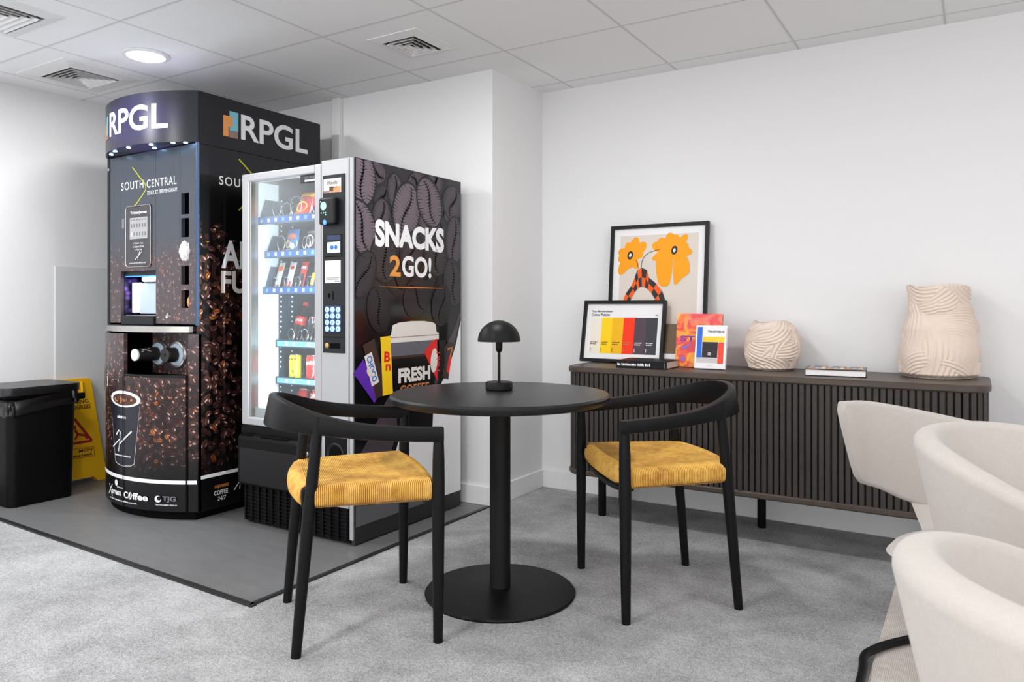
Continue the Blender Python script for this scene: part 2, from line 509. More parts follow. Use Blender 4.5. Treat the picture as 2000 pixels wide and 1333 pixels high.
class Print:
    """flat printed shapes gathered into one mesh; fn(u, v, lift) -> world point"""
    def __init__(s, fn, lift0=0.0012, step=0.0001):
        s.fn = fn; s.bm = bmesh.new(); s.mats = []; s.lift = lift0; s.step = step
    def _mi(s, m):
        if m not in s.mats: s.mats.append(m)
        return s.mats.index(m)
    def raw(s, vs, fs, mat):
        s.lift += s.step; mi = s._mi(mat)
        V = [s.bm.verts.new((u, v, s.lift)) for u, v in vs]
        for f in fs:
            try:
                fc = s.bm.faces.new([V[i] for i in f]); fc.material_index = mi
            except ValueError: pass
        return s
    def poly(s, pts, mat): return s.raw(pts, [tuple(range(len(pts)))], mat)
    def rect(s, u0, v0, u1, v1, mat): return s.poly([(u0, v0), (u1, v0), (u1, v1), (u0, v1)], mat)
    def ell(s, u, v, a, b, mat, ang=0.0, n=28):
        ca, sa = math.cos(ang), math.sin(ang)
        return s.poly([(u+a*math.cos(t)*ca-b*math.sin(t)*sa, v+a*math.cos(t)*sa+b*math.sin(t)*ca) for t in [2*PI*i/n for i in range(n)]], mat)
    def text(s, st, u0, v0, w, h, mat, bold=0.0, ang=0.0, slant=0.0, spacing=1.0):
        vs, fs = text_polys(st, bold, spacing)
        ca, sa = math.cos(ang), math.sin(ang)
        out = []
        for a, b in vs:
            x, y = a*w+slant*b*h, b*h
            out.append((u0+x*ca-y*sa, v0+x*sa+y*ca))
        return s.raw(out, fs, mat)
    def scrawl(s, u0, v0, w, h, mat, seed=1, ang=0.0):
        # lettering too small to read: a row of uneven strokes with word gaps
        rr = random.Random(seed); u = 0.0; keep = s.step; s.lift += s.step; s.step = 0
        ca, sa = math.cos(ang), math.sin(ang)
        while u < w-h*0.3:
            b = h*rr.uniform(0.18, 0.55); t = h*rr.choice([0.75, 0.8, 1.0])
            q = [(u, 0), (u+b, 0), (u+b, t), (u, t)]
            s.poly([(u0+a*ca-c*sa, v0+a*sa+c*ca) for a, c in q], mat)
            u += b+h*(0.12 if rr.random() < 0.8 else 0.45)
        s.step = keep
        return s
    def line(s, pts, w, mat):
        P = [Vector((p[0], p[1])) for p in pts]; L, R = [], []
        for i, p in enumerate(P):
            t = (P[min(i+1, len(P)-1)]-P[max(i-1, 0)]).normalized(); nn = Vector((-t.y, t.x))
            ww = w if not isinstance(w, (list, tuple)) else w[i]
            L.append(p+nn*ww/2); R.append(p-nn*ww/2)
        n = len(P)
        return s.raw([tuple(q) for q in L+R], [(i, i+1, n+i+1, n+i) for i in range(n-1)], mat)
    def outline(s, u0, v0, u1, v1, w, mat):
        s.rect(u0, v0, u1, v0+w, mat); s.rect(u0, v1-w, u1, v1, mat); s.rect(u0, v0, u0+w, v1, mat); s.rect(u1-w, v0, u1, v1, mat)
        return s
    def build(s, name, parent, cut=None):
        if cut:
            u = min(v.co.x for v in s.bm.verts); u1 = max(v.co.x for v in s.bm.verts)
            while u < u1:
                u += cut
                bmesh.ops.bisect_plane(s.bm, geom=s.bm.verts[:]+s.bm.edges[:]+s.bm.faces[:], plane_co=(u, 0, 0), plane_no=(1, 0, 0))
        for v in s.bm.verts: v.co = Vector(s.fn(*v.co))
        return obj(name, s.bm, s.mats, parent)

# ------------------------------------------------------------------ the room
WX, WY, FY, KX = -4.703, 3.897, 3.355, -2.20          # left wall, back wall, front wall of the recess, column side
struct('wall_left', box(WX-0.1, WX, -3.2, WY+0.1, -0.02, CEIL+0.05), 'wall_paint')
struct('wall_front', box(WX, KX, FY, WY+0.1, -0.02, CEIL+0.05), 'wall_paint')
struct('wall_back', box(KX-0.002, 4.2, WY, WY+0.1, -0.02, CEIL+0.05), 'wall_paint')
bm = bmesh.new()
for a_, b_, c_, d_ in ((1.2, WY, 0, CEIL), (-3.2, 1.2, 0, 0.45), (-3.2, 1.2, 2.1, CEIL), (-1.1, -0.9, 0.45, 2.1)): add_box(bm, 4.1, 4.2, a_, b_, c_, d_)
struct('wall_right_added', bm, 'wall_paint')  # unseen wall added to block light from the right; its openings are made up
bm = bmesh.new()
for a_, b_, c_, d_ in ((WX, -4.3, 0, CEIL), (-4.3, 4.1, 0, 0.45), (-4.3, 4.1, 2.1, CEIL), (-2.6, -2.4, 0.45, 2.1), (-0.5, -0.3, 0.45, 2.1), (1.8, 2.0, 0.45, 2.1), (3.9, 4.1, 0.45, 2.1)): add_box(bm, a_, b_, -3.3, -3.2, c_, d_)
struct('wall_rear_added', bm, 'wall_paint')  # added out of view to cut white reflections; invented openings let daylight in
struct('ceiling', box(WX-0.1, 4.2, -3.2, WY+0.1, CEIL, CEIL+0.04), 'ceiling_tile')
struct('floor', box(WX-0.1, 4.2, -3.2, WY+0.1, -0.06, 0), 'carpet')
bm = bmesh.new(); add_prism(bm, [(WX, 1.872), (-2.225, 1.806), (-2.226, FY), (WX, FY)], 0.0, 0.004)
struct('floor_vinyl', bm, 'vinyl_floor')
bm = bmesh.new()
add_prism(bm, [(WX, 1.848), (-2.198, 1.781), (-2.198, 1.806), (WX, 1.872)], 0.0, 0.007)
add_prism(bm, [(-2.226, 1.806), (-2.206, 1.781), (-2.206, FY-0.016), (-2.226, FY-0.016)], 0.0, 0.007)
struct('trim_1', bm, 'black_trim')
struct('baseboard_front', box(-4.7, KX+0.014, FY-0.014, FY, 0.004, 0.105, bev=0.003), 'skirting_paint')
struct('baseboard_column', box(KX, KX+0.014, FY-0.014, WY, 0, 0.105, bev=0.003), 'skirting_paint')
struct('baseboard_back', box(KX+0.014, 4.1, WY-0.014, WY, 0, 0.105, bev=0.003), 'skirting_paint')
struct('trim_2', box(WX, WX+0.006, 2.377, FY, 0.1, 1.317, bev=0.002), 'wall_sheet')
struct('trim_3', box(-3.359, -3.296, FY-0.032, FY, 1.2, CEIL, bev=0.003), 'white_plastic')

# ceiling fittings
def vent(x0, x1, y0, y1, inset, label, rings=4):
    t = thing('ceiling_vent', label, 'vent', ((x0+x1)/2, (y0+y1)/2, CEIL), 0, 'square ceiling air vents')
    def frame(bm, a0, a1, b0, b1, w, zo, zi, th=0.002):
        # a square ring sloping from zo at its outer edge to zi at its inner edge
        O = [(a0, b0), (a1, b0), (a1, b1), (a0, b1)]; I = [(a0+w, b0+w), (a1-w, b0+w), (a1-w, b1-w), (a0+w, b1-w)]
        vo = [bm.verts.new((p[0], p[1], zo)) for p in O]; vi = [bm.verts.new((p[0], p[1], zi)) for p in I]
        wo = [bm.verts.new((p[0], p[1], zo+th)) for p in O]; wi = [bm.verts.new((p[0], p[1], zi+th)) for p in I]
        for i in range(4):
            j = (i+1) % 4
            bm.faces.new((vo[i], vi[i], vi[j], vo[j])); bm.faces.new((wo[i], wo[j], wi[j], wi[i]))
            bm.faces.new((vo[i], vo[j], wo[j], wo[i])); bm.faces.new((vi[i], wi[i], wi[j], vi[j]))
    bm = bmesh.new(); frame(bm, x0, x1, y0, y1, inset, CEIL-0.004, CEIL-0.014, 0.004)
    obj('vent_frame', bm, 'white_plastic', t)
    a0, a1, b0, b1 = x0+inset, x1-inset, y0+inset, y1-inset
    obj('duct', box(a0, a1, b0, b1, CEIL-0.003, CEIL-0.001), 'void_black', t)
    st = min(a1-a0, b1-b0)/2/(rings+0.6)
    for i in range(rings):
        q = st*(i+0.55)
        bm = bmesh.new(); frame(bm, a0+q, a1-q, b0+q, b1-q, st*0.5, CEIL-0.02, CEIL-0.004)
        obj('louvre', bm, 'white_plastic', t)
    q = st*(rings+0.35)
    obj('centre_plate', box(a0+q, a1-q, b0+q, b1-q, CEIL-0.02, CEIL-0.016), 'white_plastic', t)
vent(-2.47, -2.17, 2.67, 2.994, 0.052, 'small square white air vent in the ceiling nearest the column', 3)
vent(-4.44, -3.965, 2.043, 2.482, 0.085, 'large square white air vent in the ceiling beside the lit downlight', 5)
vent(-3.86, -3.403, 1.33, 1.766, 0.055, 'white air vent cut off by the top left corner of the photo', 5)
t = thing('ceiling_downlight', 'round glowing white downlight in the ceiling above the tall coffee machine', 'ceiling light', (-3.564, 2.243, CEIL))
obj('bezel', lathe([(0.088, CEIL-0.001), (0.112, CEIL-0.001), (0.112, CEIL-0.006), (0.10, CEIL-0.011), (0.088, CEIL-0.011)], (-3.564, 2.243, 0), 48), 'white_plastic', t, True)
obj('diffuser', lathe([(0.088, CEIL-0.002), (0.089, CEIL-0.012), (0.06, CEIL-0.018), (0.02, CEIL-0.02), (0.0005, CEIL-0.02)], (-3.564, 2.243, 0), 48), 'lamp_glow', t, True)

# ------------------------------------------------------------------ coffee machine
XR, XL, CY, CB, CT = -3.293, -4.10, 2.351, 3.168, 2.153
BC, BR = (-3.696, 2.902), 0.686
def bowy(x): return BC[1]-math.sqrt(max(0, BR*BR-(x-BC[0])**2))
def bow(x0, x1, z0, z1, th=0.02, back=None, n=20, inset=0.0):
    bm = bmesh.new()
    xs = [x0+(x1-x0)*i/n for i in range(n+1)]
    poly = [(x, bowy(x)+inset) for x in xs]
    poly += [(x, (bowy(x)+th+inset) if back is None else back) for x in reversed(xs)]
    return add_prism(bm, poly, z0, z1)
bowmap = lambda u, v, l: (u, bowy(u)-l, v)
frontmap = lambda u, v, l: (u, CY-l, v)
sidemap = lambda u, v, l: (XR+l, u, v)
cm = thing('coffee_vending_machine', 'tall dark bow-fronted hot drinks machine wrapped in a coffee bean print', 'vending machine', (-3.70, 2.75, 0.004))
bm = box(XL, XR-0.021, 2.56, CB, 0.04, CT, bev=0.004)
add_box(bm, XL, XL+0.02, CY+0.002, 2.56, 0.04, CT-0.004)
obj('cabinet', bm, 'machine_black', cm)
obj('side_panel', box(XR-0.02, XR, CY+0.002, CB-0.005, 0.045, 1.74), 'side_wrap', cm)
obj('side_panel', box(XR-0.02, XR, CY+0.002, CB-0.005, 1.74, 1.888), 'side_charcoal', cm)
obj('side_panel', box(XR-0.02, XR+0.002, CY+0.002, CB-0.005, 1.89, CT-0.002), 'side_charcoal', cm)
obj('plinth', bow(XL+0.03, XR-0.03, 0.004, 0.045, back=CB-0.05, inset=0.03), 'void_black', cm)
hd = obj('header', bow(XL, XR, 1.896, CT, back=2.56, n=40), 'header_lightbox', cm, True)
p = Print(bowmap, 0.0015)
p.text('RPGL', -3.885, 1.966, 0.462, 0.128, 'sign_letters', 0.02)
p.rect(-3.95, 1.985, -3.905, 2.085, 'print_skyblue'); p.rect(-3.99, 1.965, -3.95, 2.05, 'print_orange'); p.rect(-3.945, 1.962, -3.9, 1.985, 'print_taupe')
p.build('logo', hd, 0.02)
for lx, ly in ((-3.36, 2.325), (-3.42, 2.296), (-3.55, 2.262), (-3.72, 2.245), (-3.87, 2.262), (-3.97, 2.30), (-3.62, 2.325)):
    obj('led_spot', lathe([(0.0105, 1.8955), (0.009, 1.893), (0.0005, 1.892)], (lx, ly, 0), 16), 'led_blue', hd)
# upper flat front: door, column of holders
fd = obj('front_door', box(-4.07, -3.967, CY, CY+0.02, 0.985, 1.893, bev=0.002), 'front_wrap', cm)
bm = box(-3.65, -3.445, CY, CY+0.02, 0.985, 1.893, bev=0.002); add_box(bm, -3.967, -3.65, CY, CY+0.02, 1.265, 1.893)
o = obj('door_panel', bm, 'front_wrap', fd)
p = Print(frontmap, 0.0008)
p.text('SOUTH', -3.962, 1.705, 0.205, 0.044, 'print_white', 0.012, -0.0, spacing=1.2)
p.text('CENTRAL', -3.728, 1.701, 0.258, 0.044, 'print_white', 0.012, spacing=1.15)
p.text('ESSEX ST. BIRMINGHAM', -3.722, 1.664, 0.255, 0.021, 'print_white', 0.012)
p.line(spline([(-3.857, 1.824, 0), (-3.775, 1.752, 0), (-3.742, 1.725, 0), (-3.736, 1.705, 0), (-3.745, 1.685, 0), (-3.80, 1.64, 0), (-3.857, 1.604, 0)], 6), 0.007, 'print_lime')
p.build('lettering', fd)
p = Print(frontmap, 0.0008)
p.ell(-3.553, 1.021, 0.010, 0.008, 'print_white'); p.line([(-3.545, 1.02), (-3.52, 1.026)], 0.003, 'print_white')
p.build('lettering', fd)
dp = obj('menu_panel', box(-3.905, -3.69, CY-0.006, CY, 1.291, 1.609, bev=0.003), 'menu_plate', fd)
bm = bmesh.new()
def rrect(x0, x1, z0, z1, r, y, n=6):
    pts = []
    for cx_, cz_, a in ((x1-r, z1-r, 0), (x0+r, z1-r, 90), (x0+r, z0+r, 180), (x1-r, z0+r, 270)):
        for i in range(n+1):
            b = math.radians(a+90*i/n); pts.append((cx_+r*math.cos(b), y, cz_+r*math.sin(b)))
    return pts
obj('menu_surround', tube(rrect(-3.909, -3.686, 1.287, 1.613, 0.02, CY-0.006), 0.0028, 6, True), 'steel_brushed', dp, True)
p = Print(lambda u, v, l: (u, CY-0.006-l, v), 0.0005)
p.text('TristanJames', -3.868, 1.565, 0.15, 0.02, 'print_white', 0.03)
p.rect(-3.872, 1.436, -3.712, 1.55, 'menu_glow')
for r_ in range(2):
    for c_ in range(6):
        p.rect(-3.862+c_*0.025, 1.452+r_*0.045, -3.85+c_*0.025, 1.472+r_*0.045, 'print_grey' if (r_+c_) else 'print_white')
for c_ in range(6): p.rect(-3.862+c_*0.025, 1.535, -3.85+c_*0.025, 1.541, 'print_grey')
for i, (s_, w_) in enumerate((('1. Main Cup', 0.085), ('2. Select Drink', 0.105), ('3. Tap Pay', 0.07))):
    p.text(s_, -3.79-w_/2, 1.406-i*0.017, w_, 0.011, 'print_white', 0.02)
p.line([(-3.82, 1.325), (-3.76, 1.365)], 0.004, 'print_white'); p.line([(-3.795, 1.325), (-3.79, 1.345), (-3.775, 1.37)], 0.004, 'print_white')
p.text('www.xpresscoffee.co.uk', -3.872, 1.302, 0.15, 0.009, 'print_white', 0.02)
p.build('menu_print', dp)
obj('sticker', box(-3.955, -3.93, CY-0.002, CY, 1.50, 1.55), 'print_grey', fd)
obj('lock', lathe([(0.008, 0), (0.008, 0.006), (0.0005, 0.007)], (-4.075, CY-0.001, 1.83), 16, 'y'), 'steel_brushed', fd, True)
obj('keyhole', lathe([(0.010, 0), (0.010, 0.004), (0.0005, 0.005)], (-3.54, CY-0.001, 1.03), 16, 'y'), 'steel_brushed', fd, True)
# dispensing alcove
al = obj('dispensing_alcove', box(-3.967, -3.65, 2.52, 2.53, 0.985, 1.265), 'machine_dark', cm)
obj('alcove_side', box(-3.967, -3.962, CY+0.02, 2.52, 0.985, 1.265), 'purple_beans', al)
obj('alcove_side', box(-3.655, -3.65, CY+0.02, 2.52, 0.985, 1.265), 'machine_dark', al)
obj('alcove_roof', box(-3.962, -3.655, CY+0.02, 2.52, 1.24, 1.265), 'machine_dark', al)
obj('light_bar', box(-3.96, -3.657, CY+0.022, CY+0.032, 1.236, 1.262), 'alcove_glow', al)
obj('splash_plate', box(-3.944, -3.862, 2.40, 2.41, 1.04, 1.205, bev=0.003), 'white_paint', al)
obj('splash_plate', box(-3.86, -3.66, 2.395, 2.405, 1.035, 1.20, bev=0.003), 'pale_blue_plastic', al)
obj('nozzle_cover', box(-3.82, -3.66, 2.375, 2.45, 1.205, 1.237, bev=0.012), 'white_paint', al)
obj('drip_tray', box(-3.945, -3.655, CY-0.012, 2.39, 0.977, 1.026, bev=0.005), 'machine_dark', al)
obj('drip_grid', box(-3.935, -3.665, CY+0.01, 2.38, 1.026, 1.029), 'silver_paint', al)
area_lamp('alcove_lamp', (-3.81, 2.376, 1.232), 0.22, 0.26, 'RECTANGLE', (0, 0, 0), (0.7, 0.85, 1.0), 0.012)
# column of holders
hc = bmesh.new()
slots = [(1.542, 1.65), (1.426, 1.523), (1.305, 1.398), (1.186, 1.28), (1.067, 1.158)]
add_box(hc, -3.442, -3.433, CY, CY+0.02, 0.985, 1.893); add_box(hc, -3.37, -3.318, CY, CY+0.02, 0.985, 1.893)
zz = [0.985]+[q for s_ in reversed(slots) for q in s_]+[1.893]
for i in range(0, len(zz), 2): add_box(hc, -3.433, -3.37, CY, CY+0.02, zz[i], zz[i+1])
hc = obj('holder_column', hc, 'front_wrap', cm)
for z0, z1 in slots:
    b = bmesh.new()
    add_box(b, -3.433, -3.37, CY+0.10, CY+0.105, z0, z1); add_box(b, -3.437, -3.433, CY+0.02, CY+0.1, z0, z1)
    add_box(b, -3.37, -3.366, CY+0.02, CY+0.1, z0, z1); add_box(b, -3.433, -3.37, CY+0.02, CY+0.1, z0-0.004, z0); add_box(b, -3.433, -3.37, CY+0.02, CY+0.1, z1, z1+0.004)
    obj('holder_slot', b, 'void_black', hc)
def blob(c, r, amp, seed, sub=3):
    b = bmesh.new(); bmesh.ops.create_icosphere(b, subdivisions=sub, radius=1.0)
    rr = random.Random(seed); dirs = [Vector((rr.uniform(-1, 1), rr.uniform(-1, 1), rr.uniform(-1, 1))) for _ in range(14)]
    for v in b.verts:
        n_ = sum(abs(math.sin(v.co.dot(d_)*7+i)) for i, d_ in enumerate(dirs))/6
        q = v.co*(1+amp*n_); v.co = Vector((c[0]+q.x*r[0], c[1]+q.y*r[1], c[2]+q.z*r[2]))
    return b
tag(obj('napkin_bundle', blob((-3.405, CY+0.012, 1.355), (0.030, 0.022, 0.038), 0.30, 4, 4), 'tissue', loc=(-3.405, CY+0.012, 1.355)), 'crumpled white napkins stuffed in a holder on the coffee machine', 'napkins')
tag(obj('stirrer_packet', blob((-3.395, CY+0.04, 1.096), (0.024, 0.02, 0.03), 0.2, 9), 'chip_orange', loc=(-3.395, CY+0.04, 1.096)), 'small orange packets in the lowest holder of the coffee machine', 'packet')
obj('corner_trim', tube([(XR-0.012, CY+0.004, 0.98), (XR-0.012, CY+0.004, 1.895)], 0.0125, 12), 'edge_trim', cm, True)
obj('corner_trim', tube([(XL+0.014, CY+0.008, 0.98), (XL+0.014, CY+0.008, 1.895)], 0.012, 12), 'machine_dark', cm, True)
obj('serving_shelf', bow(XL+0.006, XR-0.035, 0.945, 0.974, back=2.56, n=40), 'steel_brushed', cm, True)
# lower curved front
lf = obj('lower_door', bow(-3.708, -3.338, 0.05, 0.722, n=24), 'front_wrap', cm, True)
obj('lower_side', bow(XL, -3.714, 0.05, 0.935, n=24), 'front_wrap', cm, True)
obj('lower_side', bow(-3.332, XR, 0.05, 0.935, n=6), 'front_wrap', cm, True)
bm = bow(-3.708, -3.338, 0.718, 0.73, n=24); obj('cup_alcove_rim', bm, 'machine_black', cm, True)
ca = obj('cup_alcove', box(-4.0, -3.335, 2.43, 2.44, 0.7, 0.94), 'void_black', cm)
obj('bean_plate', box(-3.735, -3.338, 2.388, 2.40, 0.722, 0.935), 'front_wrap', ca)
obj('alcove_base', bow(-4.0, -3.338, 0.712, 0.718, back=2.43, inset=0.021), 'void_black', ca)
for i, dx_ in enumerate((-3.668, -3.512)):
    ds = obj('cup_dispenser', lathe([(0.0005, 0.0), (0.07, 0.0), (0.073, 0.004), (0.068, 0.012), (0.058, 0.013), (0.0005, 0.013)], (dx_, 2.388, 0.826), 48, 'y'), 'silver_ring', ca, True)
    obj('seal_ring', lathe([(0.058, 0.0131), (0.056, 0.017), (0.034, 0.02), (0.0005, 0.02)], (dx_, 2.388, 0.826), 48, 'y'), 'pale_blue_plastic', ds, True)
t = thing('paper_cup', 'black printed paper cup sticking out of the left cup dispenser', 'cup', (-3.668, 2.365, 0.826), 0, 'cups in the dispenser')
obj('cup_wall', lathe([(0.036, 0.0), (0.036, 0.045), (0.030, 0.118)], (-3.668, 2.366, 0.826), 32, 'y'), 'cup_black', t, True)
obj('cup_base', lathe([(0.0305, 0.112), (0.031, 0.121), (0.029, 0.1225), (0.0005, 0.1222)], (-3.668, 2.366, 0.826), 32, 'y'), 'paper_white', t, True)
p = Print(lambda u, v, l: (-3.668+(0.0362-0.0055*max(0, v-0.045)/0.073+l)*math.sin(u), 2.366-v, 0.826+(0.0362-0.0055*max(0, v-0.045)/0.073+l)*math.cos(u)), 0.0006)
p.line([(0.5, 0.05), (1.1, 0.10)], 0.006, 'print_white'); p.line([(1.1, 0.05), (0.8, 0.075), (0.5, 0.09)], 0.006, 'print_white')
p.build('cup_print', t)
t = thing('paper_cup', 'black lidded cup stub in the right cup dispenser', 'cup', (-3.512, 2.365, 0.826), 0, 'cups in the dispenser')
obj('cup_wall', lathe([(0.038, 0.0), (0.038, 0.05), (0.036, 0.055), (0.0005, 0.055)], (-3.512, 2.366, 0.826), 32, 'y'), 'cup_black', t, True)
obj('lid_tab', lathe([(0.008, 0), (0.008, 0.003), (0.0005, 0.003)], (-3.512, 2.311, 0.828), 12, 'y'), 'machine_dark', t)
# prints on the curved lower front
p = Print(bowmap, 0.0012)
p.rect(XL+0.004, 0.188, XR-0.004, 0.207, 'print_white')
p.poly([(-3.855, 0.60), (-3.581, 0.60), (-3.625, 0.275), (-3.65, 0.262), (-3.72, 0.254), (-3.78, 0.262), (-3.80, 0.275)], 'print_white')
p.poly([(-3.8525, 0.585), (-3.5835, 0.585), (-3.627, 0.277), (-3.652, 0.2645), (-3.72, 0.2565), (-3.778, 0.2645), (-3.798, 0.277)], 'print_navy')
p.ell(-3.718, 0.60, 0.138, 0.042, 'print_white'); p.ell(-3.718, 0.597, 0.112, 0.03, 'print_brown')
for i in range(26):
    a = random.uniform(0, 2*PI); r_ = random.uniform(0.1, 0.85)
    p.ell(-3.718+0.1*r_*math.cos(a), 0.593+0.02*r_*math.sin(a), 0.009, 0.006, random.choice(['print_chocolate', 'print_copper', 'print_taupe']), a, 10)
p.line([(-3.82, 0.345), (-3.745, 0.392), (-3.757, 0.328)], 0.008, 'print_white')
p.line([(-3.78, 0.412), (-3.755, 0.436), (-3.74, 0.43), (-3.742, 0.37), (-3.64, 0.44)], 0.009, 'print_white')
p.scrawl(-3.77, 0.500, 0.085, 0.014, 'print_white', 8)
p.scrawl(-3.795, 0.305, 0.145, 0.008, 'print_white', 9)
p.line([(-3.875, 0.145), (-3.83, 0.085)], 0.006, 'print_white'); p.line([(-3.885, 0.09), (-3.83, 0.148)], 0.006, 'print_white')
p.text('press', -3.838, 0.09, 0.105, 0.033, 'print_white', 0.03)
p.text('C', -3.705, 0.096, 0.036, 0.034, 'print_white', 0.03); p.ell(-3.652, 0.112, 0.014, 0.019, 'print_white', -0.2); p.line([(-3.656, 0.096), (-3.65, 0.112), (-3.647, 0.129)], 0.004, 'print_black')
p.text('ffee', -3.635, 0.096, 0.105, 0.035, 'print_white', 0.03)
p.ell(-3.78, 0.163, 0.016, 0.016, 'print_white'); p.scrawl(-3.77, 0.14, 0.06, 0.008, 'print_white', 10)
p.text('www.xpresscoffee.co.uk', -3.86, 0.07, 0.26, 0.012, 'print_white', 0.03)
p.ell(-3.472, 0.112, 0.018, 0.017, 'print_white'); p.ell(-3.466, 0.116, 0.012, 0.010, 'print_black')
p.text('TJG', -3.448, 0.096, 0.066, 0.032, 'print_grey', 0.03)
p.text('TRISTAN JAMES GROUP', -3.487, 0.078, 0.11, 0.009, 'print_white', 0.02)
p.ell(-4.02, 0.69, 0.042, 0.075, 'print_black')
p.scrawl(-3.90, 0.655, 0.075, 0.018, 'print_white', 12, PI/2)
p.rect(-3.7135, 0.05, -3.7085, 0.718, 'void_black'); p.rect(-3.3375, 0.05, -3.3325, 0.73, 'void_black')
p.build('graphics', lf, 0.02)
# prints on the flat right side
p = Print(sidemap, 0.0032)
p.text('RPGL', 2.602, 1.955, 0.462, 0.135, 'print_white', 0.02)
p.build('lettering', cm)
p = Print(sidemap, 0.0032)
p.poly([(2.53, 1.99), (2.585, 1.99), (2.585, 2.09), (2.53, 2.09)], 'print_skyblue')
p.poly([(2.492, 1.955), (2.525, 1.955), (2.525, 2.01), (2.55, 2.01), (2.55, 2.062), (2.492, 2.062)], 'print_orange')
p.rect(2.528, 1.953, 2.583, 1.988, 'print_taupe')
p.build('logo', cm)
p = Print(sidemap, 0.0012)
p.text('SOUTH', 2.47, 1.70, 0.22, 0.046, 'print_white', 0.012, spacing=1.2); p.text('CENTRAL', 2.72, 1.70, 0.27, 0.046, 'print_white', 0.012, spacing=1.15)
p.line(spline([(2.59, 1.85, 0), (2.665, 1.79, 0), (2.71, 1.745, 0), (2.715, 1.72, 0), (2.70, 1.69, 0), (2.59, 1.58, 0)], 6), 0.008, 'print_lime')
p.build('lettering', cm)
p = Print(sidemap, 0.0012)
p.text('ALL', 2.482, 1.272, 0.26, 0.145, 'print_white', 0.03); p.text('FUN', 2.482, 1.143, 0.27, 0.115, 'print_offwhite', 0.03)
p.build('slogan', cm)
p = Print(sidemap, 0.0012)
p.rect(2.363, 0.208, 3.14, 0.226, 'print_white'); p.build('stripe', cm)
p = Print(sidemap, 0.0012)
p.text('espresso', 2.44, 0.14, 0.085, 0.022, 'print_copper', 0.02, slant=0.2); p.text('COFFEE', 2.44, 0.11, 0.082, 0.024, 'print_white', 0.02); p.text('24/7', 2.458, 0.08, 0.05, 0.022, 'print_white', 0.01, slant=0.2)
p.build('emblem', cm)
p = Print(sidemap, 0.0012)
p.line([(2.56, 0.115), (2.60, 0.16), (2.595, 0.115)], 0.006, 'print_white'); p.line([(2.585, 0.175), (2.62, 0.15)], 0.006, 'print_white')
p.build('emblem', cm)

# ------------------------------------------------------------------ snack machine
SX, SL, SY, SB, ST = -2.349, -3.099, 2.455, 3.272, 1.742
sm = thing('snack_vending_machine', 'silver-framed snack and drink machine with a glass door and bean-printed black side', 'vending machine', (-2.72, 2.86, 0.004))
bm = box(SL, SX-0.02, SY+0.06, SB, 1.70, ST-0.002)                       # roof
add_box(bm, SL, SL+0.03, SY+0.06, SB, 0.17, 1.70); add_box(bm, SL, SX-0.02, SB-0.03, SB, 0.03, 1.70)
add_box(bm, SL+0.03, SX-0.02, SY+0.06, SB-0.03, 0.17, 0.42); add_box(bm, -2.56, SX-0.02, SY+0.06, SB-0.03, 0.42, 1.70)
cabinet = obj('cabinet', bm, 'machine_black', sm)
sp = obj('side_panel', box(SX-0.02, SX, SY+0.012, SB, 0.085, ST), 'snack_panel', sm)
obj('kick_panel', box(SX-0.02, SX-0.001, SY+0.012, SB, 0.012, 0.085), 'grey_kick', sm)
for fy in (2.54, 3.2):
    obj('foot', lathe([(0.02, 0.004), (0.022, 0.008), (0.012, 0.012), (0.012, 0.17)], (SX-0.07, fy, 0), 16), 'matt_black', sm); obj('foot', lathe([(0.02, 0.004), (0.022, 0.008), (0.012, 0.012), (0.012, 0.17)], (SL+0.07, fy, 0), 16), 'matt_black', sm)
# glass door
df = bmesh.new()
DX = -2.549
add_box(df, SL, SL+0.05, SY, SY+0.055, 0.49, ST-0.012, bev=0.006); add_box(df, DX-0.042, DX, SY, SY+0.055, 0.49, ST-0.012, bev=0.004)
add_box(df, SL+0.045, DX-0.04, SY, SY+0.055, 1.69, ST-0.012, bev=0.006); add_box(df, SL+0.045, DX-0.04, SY, SY+0.055, 0.49, 0.53, bev=0.006)
df = obj('door_frame', df, 'silver_paint', sm)
obj('glass_pane', box(SL+0.046, DX-0.04, SY+0.016, SY+0.020, 0.525, 1.695), 'glass', df)
bm = box(SL+0.05, SL+0.062, SY+0.008, SY+0.05, 0.53, 1.69); add_box(bm, SL+0.05, DX-0.042, SY+0.021, SY+0.05, 0.53, 0.575)
obj('inner_seal', bm, 'steel_brushed', df)
p = Print(lambda u, v, l: (u, SY+0.016-l, v), 0.0004)
p.rect(-2.70, 1.655, -2.592, 1.692, 'print_black'); p.scrawl(-2.672, 1.674, 0.07, 0.010, 'print_grey', 4); p.rect(-2.672, 1.659, -2.604, 1.668, 'print_white')
p.build('glass_sticker', df)
# control column
cc = obj('control_column', box(DX+0.002, SX-0.03, SY, SY+0.058, 0.17, ST, bev=0.003), 'silver_paint', sm)
obj('column_edge', box(SX-0.028, SX-0.006, SY+0.004, SY+0.06, 0.03, ST, bev=0.004), 'silver_paint', sm)
cp = obj('control_panel', box(-2.533, -2.397, SY-0.005, SY, 0.865, 1.672, bev=0.002), 'machine_dark', cc)
PY = SY-0.005
pm = lambda u, v, l: (u, PY-l, v)
p = Print(pm, 0.0006)
p.rect(-2.527, 1.59, -2.417, 1.655, 'print_offwhite'); p.rect(-2.527, 1.59, -2.43, 1.60, 'print_taupe')
p.poly([(-2.495, 1.592), (-2.42, 1.592), (-2.42, 1.617), (-2.47, 1.612)], 'print_orange'); p.rect(-2.49, 1.597, -2.465, 1.618, 'print_brown')
p.text('Melodia', -2.503, 1.627, 0.062, 0.017, 'print_black', 0.0, slant=0.15); p.rect(-2.487, 1.612, -2.44, 1.616, 'print_black')
p.build('name_label', cp)
p = Print(pm, 0.0006)
p.rect(-2.518, 1.182, -2.42, 1.283, 'print_white')
